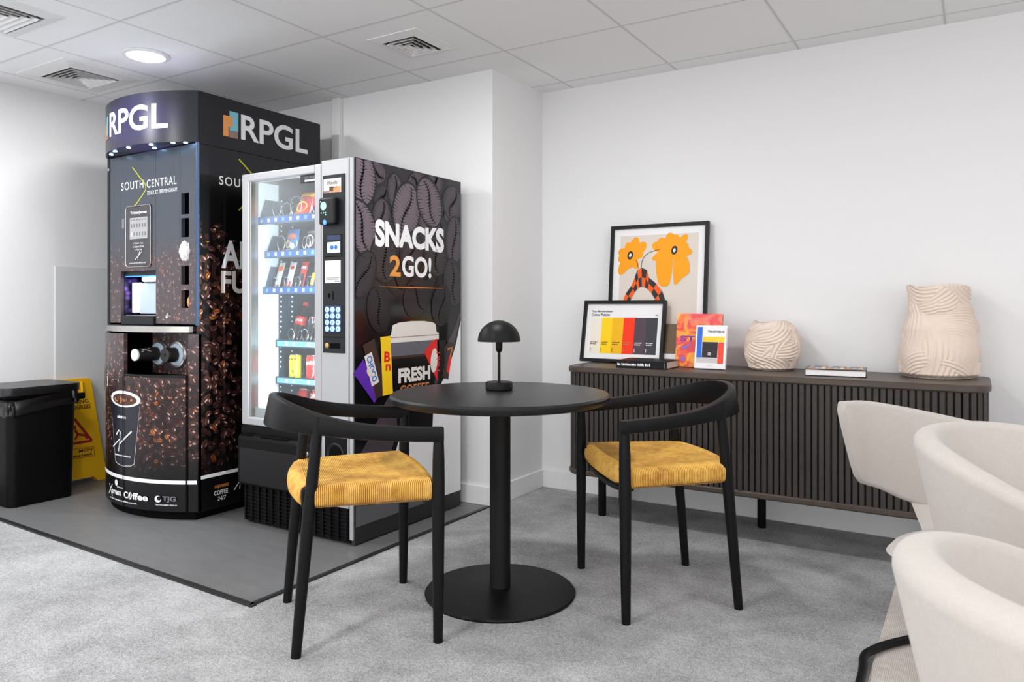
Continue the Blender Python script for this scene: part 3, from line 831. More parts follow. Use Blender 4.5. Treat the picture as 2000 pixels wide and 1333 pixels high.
p.rect(-2.51, 1.203, -2.43, 1.206, 'print_grey'); p.rect(-2.505, 1.196, -2.437, 1.198, 'print_grey')
for i in range(3): p.ell(-2.452+i*0.011, 1.189, 0.004, 0.003, 'print_grey', n=10)
p.build('notice', cp)
p = Print(pm, 0.0006)
p.ell(-2.492, 1.125, 0.008, 0.011, 'void_black'); p.rect(-2.47, 1.105, -2.464, 1.145, 'void_black')
p.build('coin_slot', cp)
p = Print(pm, 0.0006)
p.rect(-2.533, 0.935, -2.397, 0.937, 'void_black')
p.rect(-2.485, 0.885, -2.425, 0.91, 'void_black')
p.build('return_slot', cp)
rd = obj('card_reader', box(-2.528, -2.432, PY-0.03, PY, 1.445, 1.566, bev=0.008), 'machine_black', cp)
p = Print(lambda u, v, l: (u, PY-0.03-l, v), 0.0005)
p.ell(-2.497, 1.528, 0.018, 0.019, 'screen_cyan')
for u, v in ((-2.515, 1.548), (-2.495, 1.497), (-2.483, 1.497), (-2.483, 1.488), (-2.51, 1.497)): p.ell(u, v, 0.003, 0.003, 'screen_cyan', n=10)
p.build('reader_display', rd)
obj('reader_light', lathe([(0.012, 0), (0.01, 0.004), (0.0005, 0.005)], (-2.49, PY-0.028, 1.455), 16, 'y'), 'reader_blue', rd)
bz = obj('screen_recess', box(-2.522, -2.412, PY-0.004, PY, 1.30, 1.40, bev=0.003), 'machine_black', cp)
p = Print(lambda u, v, l: (u, PY-0.004-l, v), 0.0005)
p.rect(-2.50, 1.375, -2.418, 1.397, 'button_field'); p.rect(-2.498, 1.318, -2.42, 1.366, 'screen_blue')
p.ell(-2.47, 1.342, 0.012, 0.010, 'print_blue'); p.ell(-2.445, 1.342, 0.010, 0.010, 'print_blue')
p.build('screen', bz)
kp = obj('keypad', box(-2.516, -2.414, PY-0.004, PY, 0.958, 1.078, bev=0.002), 'button_field', cp)
for r_ in range(4):
    for c_ in range(3):
        ch = '123456789C0#'[r_*3+c_]
        kx, kz = -2.499+c_*0.034, 1.061-r_*0.029
        b = obj('key', lathe([(0.0125, 0), (0.0125, 0.003), (0.0115, 0.0045), (0.0005, 0.0045)], (kx, PY-0.004, kz), 20, 'y'), 'button_blue', kp)
        p = Print(lambda u, v, l: (u, PY-0.0085-l, v), 0.0003); kw = 0.003 if ch == '1' else 0.008; p.text(ch, kx-kw/2, kz-0.006, kw, 0.012, 'print_navy', 0.01); p.build('numeral', b)
obj('coin_return', lathe([(0.012, 0), (0.012, 0.004), (0.007, 0.006), (0.0005, 0.006)], (-2.503, PY, 0.898), 20, 'y'), 'coin_brass', cp, True)
# lower: delivery flap, lock, coin cup, grille
dt = obj('delivery_bin', box(SL+0.004, -2.575, SY-0.035, SY+0.05, 0.20, 0.448, bev=0.02, seg=3), 'matt_black', sm)
obj('bin_lintel', box(SL+0.004, -2.575, SY-0.004, SY+0.05, 0.448, 0.488), 'matt_black', sm)
obj('flap_recess', box(SL+0.03, -2.60, SY-0.037, SY-0.034, 0.215, 0.385, bev=0.0012), 'machine_black', dt)
obj('flap_handle', box(-2.93, -2.74, SY-0.030, SY-0.002, 0.440, 0.452, bev=0.003), 'void_black', dt)
obj('flap_slot', box(SL+0.03, SL+0.11, SY-0.030, SY-0.01, 0.442, 0.450), 'void_black', dt)
obj('flap_lock', lathe([(0.013, 0), (0.013, 0.006), (0.006, 0.009), (0.0005, 0.009)], (-2.60, SY-0.036, 0.40), 18, 'y'), 'steel_brushed', dt, True)
cu = obj('coin_cup', box(-2.52, -2.385, SY-0.005, SY, 0.30, 0.485, bev=0.002), 'matt_black', cc)
obj('cup_rim', lathe([(0.040, 0), (0.046, 0.003), (0.05, 0.005), (0.054, 0.002), (0.054, 0)], (-2.452, SY-0.005, 0.405), 40, 'y'), 'machine_dark', cu, True)
obj('cup_well', lathe([(0.04, 0.0005), (0.0005, 0.0008)], (-2.452, SY-0.005, 0.405), 40, 'y'), 'void_black', cu)
gr = bmesh.new(); add_box(gr, SL+0.01, SX-0.03, SY+0.012, SY+0.05, 0.016, 0.2)
for i in range(15):
    x_ = SL+0.02+i*0.0485; add_box(gr, x_, x_+0.008, SY+0.002, SY+0.014, 0.02, 0.168 if x_ > -2.58 else 0.198)
for i in range(9): add_box(gr, SL+0.012, SX-0.032, SY+0.006, SY+0.013, 0.026+i*0.017, 0.032+i*0.017)
obj('grille', gr, 'matt_black', sm)
# interior
il = obj('interior_wall', box(SL+0.03, SL+0.036, SY+0.06, SY+0.2, 0.42, 1.70), 'interior_white', sm)
bm = box(SL+0.03, SL+0.036, SY+0.2, SB-0.03, 0.42, 1.70)
wt = obj('interior_wall', bm, 'tray_teal', sm)
p = Print(lambda u, v, l: (SL+0.036+l, u, v), 0.0005)
for i in range(46):
    for yy in (SY+0.212, SY+0.285): p.ell(yy, 0.45+i*0.026, 0.006, 0.005, 'interior_white', n=8)
p.build('peg_holes', wt)
obj('interior_back', box(SL+0.036, -2.56, 3.0, 3.006, 0.42, 1.70), 'interior_dark', sm)
obj('interior_floor', box(SL+0.036, -2.56, SY+0.06, 3.0, 0.42, 0.426), 'tray_teal', sm)
obj('light_strip', box(DX-0.03, DX-0.018, SY+0.062, SY+0.075, 0.56, 1.66), 'led_cool', sm)
area_lamp('snack_interior_lamp', (DX-0.034, SY+0.085, 1.12), 7.5, 0.03, 'RECTANGLE', (0, 0, 0), (0.88, 0.97, 1.0), 1.1).rotation_euler = Matrix(((0, 0, 1), (1, 0, 0), (0, 1, 0))).to_euler()
TX0, TX1 = SL+0.042, -2.566
trays = [(1.495, 2.522, 0.12), (1.33, 2.566, 0.105), (1.148, 2.556, 0.13), (0.878, 2.636, 0.1), (0.69, 2.636, 0.1), (0.505, 2.64, 0.1)]
def spiral(bm, cx, cz, y0, y1, r, turns, w=0.0022):
    n_ = int(turns*18)
    add_tube(bm, [(cx+r*math.sin(2*PI*turns*i/n_), y0+(y1-y0)*i/n_, cz-r*math.cos(2*PI*turns*i/n_)) for i in range(n_+1)], w, 5)
spots = [[(-2.965, .048), (-2.83, .055), (-2.68, .055)], [(-2.985, .045), (-2.90, .045), (-2.80, .04), (-2.70, .04)],
         [(-3.02, .032), (-2.935, .032), (-2.85, .032), (-2.765, .032), (-2.68, .032)], [(-2.985, .036), (-2.885, .036), (-2.775, .036), (-2.665, .036)],
         [(-2.975, .037), (-2.85, .037), (-2.72, .037)], [(-2.97, .037), (-2.85, .037), (-2.73, .037)]]
for ti, (tz, ty, th) in enumerate(trays):
    b = bmesh.new()
    add_box(b, TX0, TX1, ty, 2.99, tz, tz+0.006)
    add_box(b, TX0, TX1, ty-0.004, ty+0.002, tz-0.012, tz+0.026)
    tr_ = obj('tray', b, 'tray_steel' if ti < 3 else 'tray_teal', sm)
    b = bmesh.new()
    pl = [(ty+0.002, tz), (ty+0.045, tz+th), (2.99, tz+th), (2.99, tz)]
    rings = [[(TX0, a, c_) for a, c_ in pl], [(TX0+0.003, a, c_) for a, c_ in pl]]; add_loops(b, rings)
    obj('tray_side', b, 'tray_steel' if ti < 3 else 'tray_teal', tr_)
    p = Print(lambda u, v, l, ty=ty: (u, ty-0.004-l, v), 0.0005)
    p.rect(TX0+0.01, tz-0.006, TX1, tz+0.02, 'print_blue' if ti < 3 else 'print_skyblue')
    for i in range(9):
        u_ = TX0+0.02+i*0.052; p.rect(u_, tz-0.002, u_+0.018, tz+0.016, 'print_white' if i % 3 else 'print_skyblue')
    p.build('price_strip', tr_)
    for cx_, r_ in spots[ti]:
        b = bmesh.new(); spiral(b, cx_, tz+r_+0.01, ty+0.008, ty+0.32, r_, 5 if r_ > 0.04 else 6)
        obj('spiral', b, 'wire', tr_, True)

# products: each one a thing of its own
def pouch(w, h, d, top=0.012):
    """a sealed film bag standing upright, local origin at its foot"""
    bm = bmesh.new(); nx, nz = 10, 14
    def P(i, j, s_):
        u = i/nx*2-1; v_ = j/nz
        fat = (1-abs(u)**2.4)*math.sin(PI*min(1, max(0, (v_*1.12-0.06))))**0.7 if 0.05 < v_ < 0.95 else 0
        return (u*w/2*(1-0.05*math.sin(PI*v_)), s_*(d/2*max(0, fat)+0.0008), v_*h)
    for s_ in (-1, 1):
        G = [[bm.verts.new(P(i, j, s_)) for i in range(nx+1)] for j in range(nz+1)]
        for j in range(nz):
            for i in range(nx):
                f = (G[j][i], G[j][i+1], G[j+1][i+1], G[j+1][i])
                bm.faces.new(f if s_ < 0 else tuple(reversed(f)))
    bmesh.ops.remove_doubles(bm, verts=bm.verts, dist=0.0004)
    return bm
def bag(name, label, cat, x, y, z, w, h, d, mat, lean, accents, group):
    t = thing(name, label, cat, (x, y, z), 0, group); t.rotation_euler = (lean, 0, random.uniform(-0.08, 0.08))
    obj('wrapper', pouch(w, h, d), mat, t, True, local=True)
    p = Print(lambda u, v, l: (u, -d/2*(1-abs(2*u/w)**2.4)*max(0.0, math.sin(PI*min(1, max(0, v/h*1.12-0.06))))**0.7-0.0022-l, v), 0.0006)
    for kind, *a in accents:
        if kind == 'r': p.rect(*a)
        elif kind == 'e': p.ell(*a)
        elif kind == 't': p.text(*a)
    bmesh.ops.subdivide_edges(p.bm, edges=p.bm.edges[:], cuts=2, use_grid_fill=True)
    for v in p.bm.verts: v.co = Vector(p.fn(*v.co))
    obj('wrapper_print', p.bm, p.mats, t, local=True)
    return t
GB = 'bags on the upper spiral trays'
z1 = trays[0][0]+0.008
bag('crisp_bag', 'red and yellow crisp bag leaning forward on the top tray, left of its twin', 'snack bag', -2.845, 2.60, z1, 0.115, 0.17, 0.05, 'foil_red', -0.5,
    [('r', -0.05, 0.13, 0.05, 0.162, 'foil_yellow'), ('e', 0, 0.065, 0.035, 0.03, 'foil_yellow'), ('r', -0.05, 0.012, 0.0, 0.04, 'foil_orange')], GB)
bag('crisp_bag', 'red and yellow crisp bag on the top tray beside the door frame', 'snack bag', -2.69, 2.60, z1, 0.115, 0.17, 0.05, 'foil_red', -0.5,
    [('r', -0.05, 0.13, 0.05, 0.162, 'foil_yellow'), ('e', 0.01, 0.06, 0.02, 0.03, 'foil_orange')], GB)
z2 = trays[1][0]+0.008
bag('crisp_bag', 'blue bag of sweets standing on the second tray', 'snack bag', -2.94, 2.63, z2, 0.085, 0.13, 0.04, 'foil_blue', -0.15,
    [('e', 0.008, 0.09, 0.024, 0.018, 'foil_orange'), ('e', -0.01, 0.05, 0.022, 0.02, 'foil_yellow'), ('e', 0.016, 0.04, 0.014, 0.016, 'foil_white'), ('r', -0.035, 0.012, 0.03, 0.025, 'foil_white')], GB)
bag('crisp_bag', 'dark bag with a brown round biscuit picture on the second tray', 'snack bag', -2.80, 2.63, z2, 0.085, 0.13, 0.04, 'foil_dark', -0.15,
    [('e', 0, 0.06, 0.028, 0.032, 'foil_white'), ('e', 0, 0.06, 0.02, 0.024, 'print_brown'), ('r', -0.03, 0.1, 0.03, 0.112, 'print_taupe')], GB)
bag('crisp_bag', 'dark bag with a yellow foot on the second tray beside the door frame', 'snack bag', -2.70, 2.62, z2, 0.08, 0.12, 0.04, 'foil_dark', -0.15,
    [('r', -0.035, 0.012, 0.035, 0.035, 'foil_yellow'), ('e', 0, 0.075, 0.02, 0.018, 'foil_blue')], GB)
z3 = trays[2][0]+0.008
GC = 'snack bars on the third tray'
for x_, mat, lab, ac in ((-3.02, 'foil_white', 'white and orange snack bar first from the left on the third tray', [('e', 0.004, 0.115, 0.016, 0.018, 'foil_orange'), ('r', -0.015, 0.01, 0.015, 0.03, 'print_taupe')]),
                         (-2.935, 'foil_white', 'white snack bar with a red foot on the third tray', [('r', -0.016, 0.015, 0.016, 0.045, 'foil_red'), ('e', 0.006, 0.118, 0.012, 0.01, 'foil_red')]),
                         (-2.85, 'foil_red', 'pink-red topped dark snack bar in the middle of the third tray', [('r', -0.017, 0.012, 0.017, 0.085, 'foil_dark'), ('r', -0.016, 0.11, 0.016, 0.125, 'foil_white')]),
                         (-2.765, 'foil_dark', 'purple-dark snack bar with yellow lettering panel on the third tray', [('r', -0.012, 0.025, 0.012, 0.085, 'foil_yellow'), ('r', -0.016, 0.12, 0.016, 0.135, 'print_purple')]),
                         (-2.68, 'foil_white', 'white snack bar beside the door frame on the third tray', [('r', -0.016, 0.01, 0.016, 0.04, 'print_lime'), ('e', 0, 0.1, 0.01, 0.014, 'print_purple')])):
    bag('snack_bar', lab, 'snack bar', x_, 2.60, z3, 0.042, 0.15, 0.02, mat, -0.32, ac, GC)

def bottle(label, x, y, z, liquid, cap, lab_mat, extra):
    t = thing('drink_bottle', label, 'bottle', (x, y, z), 0, 'bottles on the spiral tray'); t.rotation_euler = (-0.42, 0, 0.22)
    obj('bottle_body', lathe([(0.022, 0.0), (0.030, 0.006), (0.031, 0.04), (0.028, 0.06), (0.031, 0.08), (0.031, 0.135), (0.026, 0.16), (0.014, 0.19), (0.012, 0.205)], (0, 0, 0), 28), liquid, t, True, local=True)
    obj('cap', lathe([(0.0145, 0.203), (0.0145, 0.221), (0.012, 0.223), (0.0005, 0.223)], (0, 0, 0), 20), cap, t, True, local=True)
    obj('bottle_label', lathe([(0.0315, 0.088), (0.0318, 0.09), (0.0318, 0.132), (0.0315, 0.134)], (0, 0, 0), 28), lab_mat, t, True, local=True)
    p = Print(lambda u, v, l: ((0.0318+l)*math.sin(u/0.0318), -(0.0318+l)*math.cos(u/0.0318), v), 0.0005)
    extra(p); 
    for v in p.bm.verts: v.co = Vector(p.fn(*v.co))
    obj('label_print', p.bm, p.mats, t, local=True)
zb = trays[3][0]+0.012
bottle('dark cola bottle with a red label, leftmost on the bottle tray', -2.985, 2.70, zb, 'cola_dark', 'foil_red', 'foil_red', lambda p: p.text('Coca-Cola', -0.024, 0.105, 0.048, 0.018, 'print_white', 0.02, slant=0.2))
def pep(p):
    p.ell(0, 0.111, 0.021, 0.019, 'print_white')
    p.poly([(0.019*math.cos(a), 0.113+0.016*math.sin(a)) for a in [PI*i/14 for i in range(15)]], 'print_red')
    p.poly([(0.019*math.cos(a), 0.108+0.016*math.sin(a)) for a in [PI+PI*i/14 for i in range(15)]], 'print_blue')
bottle('dark cola bottle with a round red white and blue emblem', -2.885, 2.70, zb, 'cola_dark', 'foil_red', 'foil_dark', pep)
bottle('clear water bottle tilted on the bottle tray beside the door frame', -2.775, 2.68, zb, 'clear_bottle', 'foil_blue', 'foil_white', lambda p: p.rect(-0.015, 0.10, 0.015, 0.118, 'print_skyblue'))
def can(label, x, y, z, mat, lean, extra):
    t = thing('drink_can', label, 'can', (x, y, z), 0, 'cans on the lower trays'); t.rotation_euler = (lean, 0, 0.3)
    obj('can_body', lathe([(0.024, 0.0), (0.031, 0.006), (0.033, 0.014), (0.033, 0.118), (0.028, 0.128)], (0, 0, 0), 32), mat, t, True, local=True)
    obj('can_lid', lathe([(0.0284, 0.1275), (0.029, 0.131), (0.0275, 0.132), (0.026, 0.129), (0.0005, 0.129)], (0, 0, 0), 32), 'steel_brushed', t, True, local=True)
    p = Print(lambda u, v, l: ((0.033+l)*math.sin(u/0.033), -(0.033+l)*math.cos(u/0.033), v), 0.0006)
    extra(p)
    for v in p.bm.verts: v.co = Vector(p.fn(*v.co))
    obj('can_print', p.bm, p.mats, t, local=True)
zc = trays[4][0]+0.008
def ylw(p):
    p.poly([(-0.022, 0.085), (0.022, 0.085), (0.004, 0.035), (-0.002, 0.05)], 'print_black')
    p.poly([(-0.016, 0.082), (0.018, 0.082), (0.004, 0.045)], 'foil_yellow')
    for i in range(3): p.ell(-0.018+i*0.016, 0.108, 0.004, 0.004, 'print_black', n=10)
can('yellow drink can with black zigzag, leftmost on the can tray', -2.975, 2.69, zc, 'foil_lime', 0, ylw)
can('red drink can with white lettering in the middle of the can tray', -2.85, 2.69, zc, 'foil_red', 0, lambda p: (p.rect(-0.03, 0.028, 0.02, 0.05, 'foil_orange'), p.text('FANTA', -0.034, 0.078, 0.064, 0.02, 'print_white', 0.04, 0.12)))
can('red drink can beside the door frame on the can tray', -2.72, 2.69, zc, 'foil_red', 0, lambda p: p.text('FANTA', -0.034, 0.09, 0.06, 0.018, 'print_white', 0.04, 0.12))
zd = trays[5][0]+0.012
can('tilted plain red can, leftmost on the lowest tray', -2.955, 2.70, zd, 'foil_red', -0.4, lambda p: p.rect(-0.01, 0.03, 0.012, 0.05, 'foil_orange'))
can('tilted red can with white script in the middle of the lowest tray', -2.85, 2.70, zd, 'foil_red', -0.25, lambda p: (p.text('Coke', -0.028, 0.085, 0.05, 0.026, 'print_white', 0.03, 0.15), p.text('Zero', -0.02, 0.05, 0.04, 0.018, 'print_white', 0.03, 0.1)))
can('red can half hidden behind the door frame on the lowest tray', -2.73, 2.70, zd, 'foil_red', -0.1, lambda p: p.rect(-0.02, 0.06, 0.02, 0.068, 'print_white'))

# side print of the snack machine: engraved beans, lettering, plain cup, snack bars
p = Print(lambda u, v, l: (SX+l, u, v), 0.0008, 0.00002)
YW = [(2.47, 0.10), (2.60, 0.16), (2.70, 0.30), (2.79, 0.47), (2.92, 0.56), (3.05, 0.63), (3.14, 0.73), (3.22, 0.86), (3.27, 1.0)]
c1 = [tuple(q)[:2] for q in spline([(a, b, 0) for a, b in YW], 6)]
p.poly([(2.47, 0.32)]+[(a-0.16*max(0, 1-i/len(c1)), b+0.20*max(0, 1-i/len(c1))+0.05) for i, (a, b) in enumerate(c1) if a-0.16*max(0, 1-i/len(c1)) > 2.47]+[(3.27, 0.09), (2.47, 0.09)], 'print_mauve_dim')
p.poly([(a-0.03*(1-i/len(c1)), b+0.03) for i, (a, b) in enumerate(c1) if a > 2.51]+[(3.27, 0.09), (2.49, 0.09)], 'print_black')
p.poly(c1+[(3.27, 0.09), (2.47, 0.09)], 'print_white')
p.poly([(2.47, 0.088), (3.06, 0.088), (2.98, 0.105), (2.80, 0.135), (2.60, 0.165), (2.47, 0.18)], 'print_dim')
def engraved(u, v, w, h, ang, tone, seed):
    ca, sa = math.cos(ang), math.sin(ang)
    def R(a, b): return (min(3.268, max(2.47, u+a*ca-b*sa)), min(1.738, v+a*sa+b*ca))
    p.poly([R(1.13*w/2*math.cos(t_), 1.09*h/2*math.sin(t_)) for t_ in [2*PI*i/30 for i in range(30)]], 'print_black')
    p.poly([R(w/2*math.cos(t_), h/2*math.sin(t_)) for t_ in [2*PI*i/30 for i in range(30)]], tone)
    cre = [(0.10*w*math.sin(3.0*t_), t_*h*0.46) for t_ in [i/8-1 for i in range(17)]]
    p.line([R(a, b) for a, b in cre], [0.004+0.012*(1-abs(i/8-1)) for i in range(17)], 'print_black')
    rr = random.Random(seed)
    keep = p.step; p.step = 0
    for s_ in (-1, 1):
        for i in range(15):
            t_ = -0.85+1.7*i/14
            hw = math.sqrt(max(0, 1-t_*t_))*w/2
            a1 = s_*hw; a0 = s_*(hw-w*rr.uniform(0.12, 0.24)); yy = t_*h/2
            p.poly([R(a1, yy-0.003), R(a0, yy+0.012*s_), R(a1, yy+0.003)], 'print_black')
            cc_ = 0.10*w*math.sin(3.0*t_)
            p.poly([R(cc_, yy-0.003), R(cc_+s_*w*rr.uniform(0.1, 0.2), yy+0.008), R(cc_, yy+0.003)], 'print_black')
    p.step = keep
engraved_done = None
SC_ = [(2.60, 1.70, .12, .14, 1.2, 1), (3.05, 1.71, .14, .10, 0.2, 1), (2.64, 1.58, .10, .12, -0.6, 2), (2.90, 1.40, .14, .16, 0.5, 2), (3.12, 1.56, .09, .14, 0.2, 1), (2.74, 1.42, .14, .16, -0.2, 2), (3.14, 1.34, .12, .14, 0.8, 2), (2.74, 1.20, .12, .16, 0.9, 3), (2.98, 1.22, .12, .18, -0.3, 3),
       (2.74, 1.62, .11, .17, 0.1, 1), (2.90, 1.67, .17, .13, 0.9, 1), (2.64, 1.49, .12, .17, -0.15, 1), (3.10, 1.47, .12, .15, 0.6, 2), (2.98, 1.50, .12, .16, 0.7, 1), (3.20, 1.62, .17, .17, -0.3, 1),
       (2.51, 1.66, .17, .25, 0.1, 0), (2.82, 1.54, .19, .27, -0.25, 0), (3.00, 1.60, .18, .25, 0.45, 0), (2.51, 1.43, .17, .25, 0.4, 0),
       (3.21, 1.42, .14, .25, -0.05, 1), (2.66, 1.30, .18, .22, 0.15, 2), (2.52, 1.22, .14, .22, -0.5, 2), (3.20, 1.20, .15, .24, 0.2, 2), (3.05, 1.33, .17, .2, 0.3, 2), (2.86, 1.34, .16, .2, -0.4, 2), (2.62, 1.06, .14, .2, 0.2, 3), (2.90, 1.12, .2, .18, 0.8, 3), (3.1, 1.08, .15, .2, -0.2, 3)]
for i, (u, v, w, h, a, tn) in enumerate(SC_):
    engraved(u, v, w, h, a, ('print_mauve', 'print_mauve_dim', 'print_mauve_dark', 'print_mauve_deep')[tn], i)
def arch_text(st, u0, v0, w, h, mat, bold, sag):
    vs, fs = text_polys(st, bold)
    p.raw([(u0+a*w, v0+b*h+sag*(1-(2*a-1)**2)*0+sag*math.sin(PI*a)*(0.4-b)) for a, b in vs], fs, mat)
p.build('bean_print', sp)
p = Print(lambda u, v, l: (SX+l, u, v), 0.0028, 0.00003)
arch_text('SNACKS', 2.594, 1.350, 0.525, 0.132, 'print_white', 0.05, 0.02)
p.text('2', 2.695, 1.218, 0.08, 0.10, 'print_gold', 0.03); p.text('GO!', 2.785, 1.218, 0.228, 0.104, 'print_white', 0.03)
p.line([(2.62, 1.168), (2.75, 1.168), (2.87, 1.168), (3.0, 1.168), (3.115, 1.168)], [0.001, 0.005, 0.007, 0.005, 0.001], 'print_copper')
p.build('lettering', sp)
# plain takeaway cup
p = Print(lambda u, v, l: (SX+l, u, v), 0.0028, 0.00003)
p.poly([(2.70, 0.91), (3.06, 0.91), (3.02, 0.44), (2.76, 0.44)], 'print_black')
p.poly([(2.70, 0.91), (3.06, 0.91), (3.052, 0.835), (2.708, 0.835)], 'print_slate')
p.poly([(2.708, 0.838), (3.052, 0.838), (3.0515, 0.826), (2.7095, 0.826)], 'print_chocolate')
p.poly([(2.715, 0.985), (2.76, 0.997), (2.85, 1.003), (2.95, 1.002), (3.02, 0.995), (3.048, 0.985), (3.056, 0.945), (3.075, 0.938), (3.075, 0.905), (2.69, 0.902), (2.69, 0.932), (2.705, 0.94)], 'print_offwhite')
p.line([(2.69, 0.927), (3.075, 0.93)], 0.004, 'print_taupe')
p.text('FRESH', 2.758, 0.706, 0.245, 0.072, 'print_offwhite', 0.05); p.text('COFFEE', 2.77, 0.645, 0.225, 0.05, 'print_copper', 0.02)
p.build('cup_picture', sp)
p = Print(lambda u, v, l: (SX+l, u, v), 0.0034, 0.00003)
def bar(u, v, w, h, ang, mat):
    ca, sa = math.cos(ang), math.sin(ang)
    p.poly([(u+a*ca-b*sa, v+a*sa+b*ca) for a, b in ((-w/2, 0), (w/2, 0), (w/2*0.94, h*0.08), (w/2*0.94, h*0.9), (w/2, h), (-w/2, h), (-w/2*0.94, h*0.9), (-w/2*0.94, h*0.08))], mat)
bar(2.62, 0.66, 0.09, 0.20, 0.75, 'print_purple')
bar(2.64, 0.66, 0.085, 0.27, 0.34, 'print_chocolate')
ca_, sa_ = math.cos(-1.23), math.sin(-1.23)
p.poly([(2.522+a*ca_-b_*sa_, 0.850+a*sa_+b_*ca_) for a, b_ in ((0, 0), (0.15, 0), (0.15, 0.052), (0, 0.052))], 'print_offwhite')
p.text('CHOCO', 2.536, 0.843, 0.125, 0.034, 'print_blue', 0.03, -1.23)
p.ell(2.556, 0.775, 0.022, 0.014, 'page_edge', -0.9)
bar(2.682, 0.66, 0.075, 0.275, 0.06, 'print_yellow'); p.text('B', 2.655, 0.815, 0.042, 0.05, 'print_red', 0.04, -0.05); p.text('n', 2.665, 0.775, 0.036, 0.03, 'print_red', 0.04, -0.05)
p.build('snack_bar_picture', sp)
p = Print(lambda u, v, l: (SX+l, u, v), 0.0034, 0.00003)
p.poly([(3.02, 0.90), (3.055, 0.70), (2.955, 0.845)], 'print_red'); p.poly([(3.06, 0.91), (3.065, 0.69), (2.96, 0.85), (3.02, 0.9)], 'print_red'); p.ell(3.035, 0.80, 0.028, 0.062, 'print_offwhite', -0.1)
bar(3.10, 0.70, 0.05, 0.20, 0.0, 'print_black'); p.text('Twirl', 3.083, 0.73, 0.11, 0.03, 'print_red', 0.02, PI/2)
bar(3.13, 0.70, 0.055, 0.19, -0.25, 'print_chocolate'); p.line([(3.15, 0.85), (3.19, 0.86), (3.17, 0.80)], 0.012, 'print_copper'); p.poly([(3.14, 0.74), (3.165, 0.82), (3.185, 0.80), (3.16, 0.72)], 'print_red')
p.build('snack_bar_picture', sp)

# ------------------------------------------------------------------ bin and floor sign
tb = thing('waste_bin', 'black rectangular bin with a grey metal lid against the left wall', 'bin', (-4.51, 2.14, 0.004))
def rbox(x0, x1, y0, y1, z0, z1, r, tx=0.0, n=6):
    def ring(z, e, r=r):
        pts = []
        for cx_, cy_, a in ((x1-r-e, y1-r-e, 0), (x0+r+e, y1-r-e, 90), (x0+r+e, y0+r+e, 180), (x1-r-e, y0+r+e, 270)):
            for i in range(n+1):
                b = math.radians(a+90*i/n); pts.append((cx_+r*math.cos(b), cy_+r*math.sin(b), z))
        return pts
    return add_loops(bmesh.new(), [ring(z0, tx+0.004), ring(z0+0.006, tx), ring(z1, 0)])
obj('bin_body', rbox(-4.685, -4.318, 1.95, 2.31, 0.004, 0.575, 0.045, 0.012), 'matt_black', tb, True)
ln = bmesh.new()
def frill(z, e, amp, ph):
    pts = []; r = 0.045; x0, x1, y0, y1 = -4.689, -4.314, 1.946, 2.314
    for cx_, cy_, a in ((x1-r, y1-r, 0), (x0+r, y1-r, 90), (x0+r, y0+r, 180), (x1-r, y0+r, 270)):
        for i in range(12):
            b = math.radians(a+90*i/12); w_ = amp*math.sin(i*2.1+a+ph)
            pts.append((cx_+(r+e+w_)*math.cos(b), cy_+(r+e+w_)*math.sin(b), z+0.5*w_+0.022*math.sin(cy_*9)))
    return pts
add_loops(ln, [frill(0.505, 0.002, 0.002, 0), frill(0.515, 0.012, 0.006, 1), frill(0.54, 0.010, 0.007, 2), frill(0.565, 0.006, 0.005, 3), frill(0.585, 0.0, 0.002, 4)], cap0=False, cap1=False)
obj('bin_liner', ln, 'bag_black', tb, True)
obj('rim', rbox(-4.68, -4.33, 1.955, 2.305, 0.578, 0.598, 0.04), 'void_black', tb)
ld = obj('lid', rbox(-4.69, -4.312, 1.93, 2.335, 0.598, 0.642, 0.05), 'lid_steel', tb, True)
obj('hinge_clip', box(-4.33, -4.305, 2.30, 2.345, 0.55, 0.585, bev=0.005), 'matt_black', tb)
ws = thing('wet_floor_sign', 'yellow folded caution floor sign leaning on the wall behind the bin', 'sign', (-4.60, 2.48, 0.004))
def signpt(u, v, l):   # u along Y, v up the board; the board leans back to the wall
    return (-4.585-0.10*(v/0.64)+l, u, 0.006+v*0.975)
sg = [(2.27, 0.0), (2.335, 0.0), (2.355, 0.03), (2.545, 0.03), (2.565, 0.0), (2.635, 0.0), (2.615, 0.12), (2.578, 0.62), (2.562, 0.64), (2.36, 0.64), (2.345, 0.62), (2.295, 0.12)]
b = bmesh.new(); add_loops(b, [[signpt(u, v, 0) for u, v in sg], [signpt(u, v, 0.012) for u, v in sg]]); obj('front_board', b, 'sign_yellow', ws)
b = bmesh.new(); add_loops(b, [[signpt(u, v, -0.03+0.02*v) for u, v in sg], [signpt(u, v, -0.018+0.02*v) for u, v in sg]]); obj('rear_board', b, 'sign_yellow', ws)
b = tube([signpt(2.44+0.05*math.cos(a), 0.56+0.022*math.sin(a), 0.016) for a in [2*PI*i/16 for i in range(16)]], 0.006, 6, True)
obj('handle_rim', tube(spline([signpt(2.52, 0.62, 0.013), signpt(2.515, 0.56, 0.018), signpt(2.50, 0.535, 0.018), signpt(2.46, 0.53, 0.018), signpt(2.42, 0.535, 0.018), signpt(2.405, 0.56, 0.018), signpt(2.40, 0.62, 0.013)], 4), 0.007, 8), 'sign_yellow', ws, True)
p = Print(signpt, 0.0126)
p.text('CLEANING', 2.375, 0.485, 0.175, 0.026, 'print_chocolate', 0.02); p.text('IN PROGRESS', 2.375, 0.452, 0.185, 0.026, 'print_chocolate', 0.02)
tri = [(2.36, 0.25), (2.455, 0.40), (2.55, 0.25)]
for i in range(3): p.line([tri[i], tri[(i+1) % 3]], 0.016, 'sign_red')
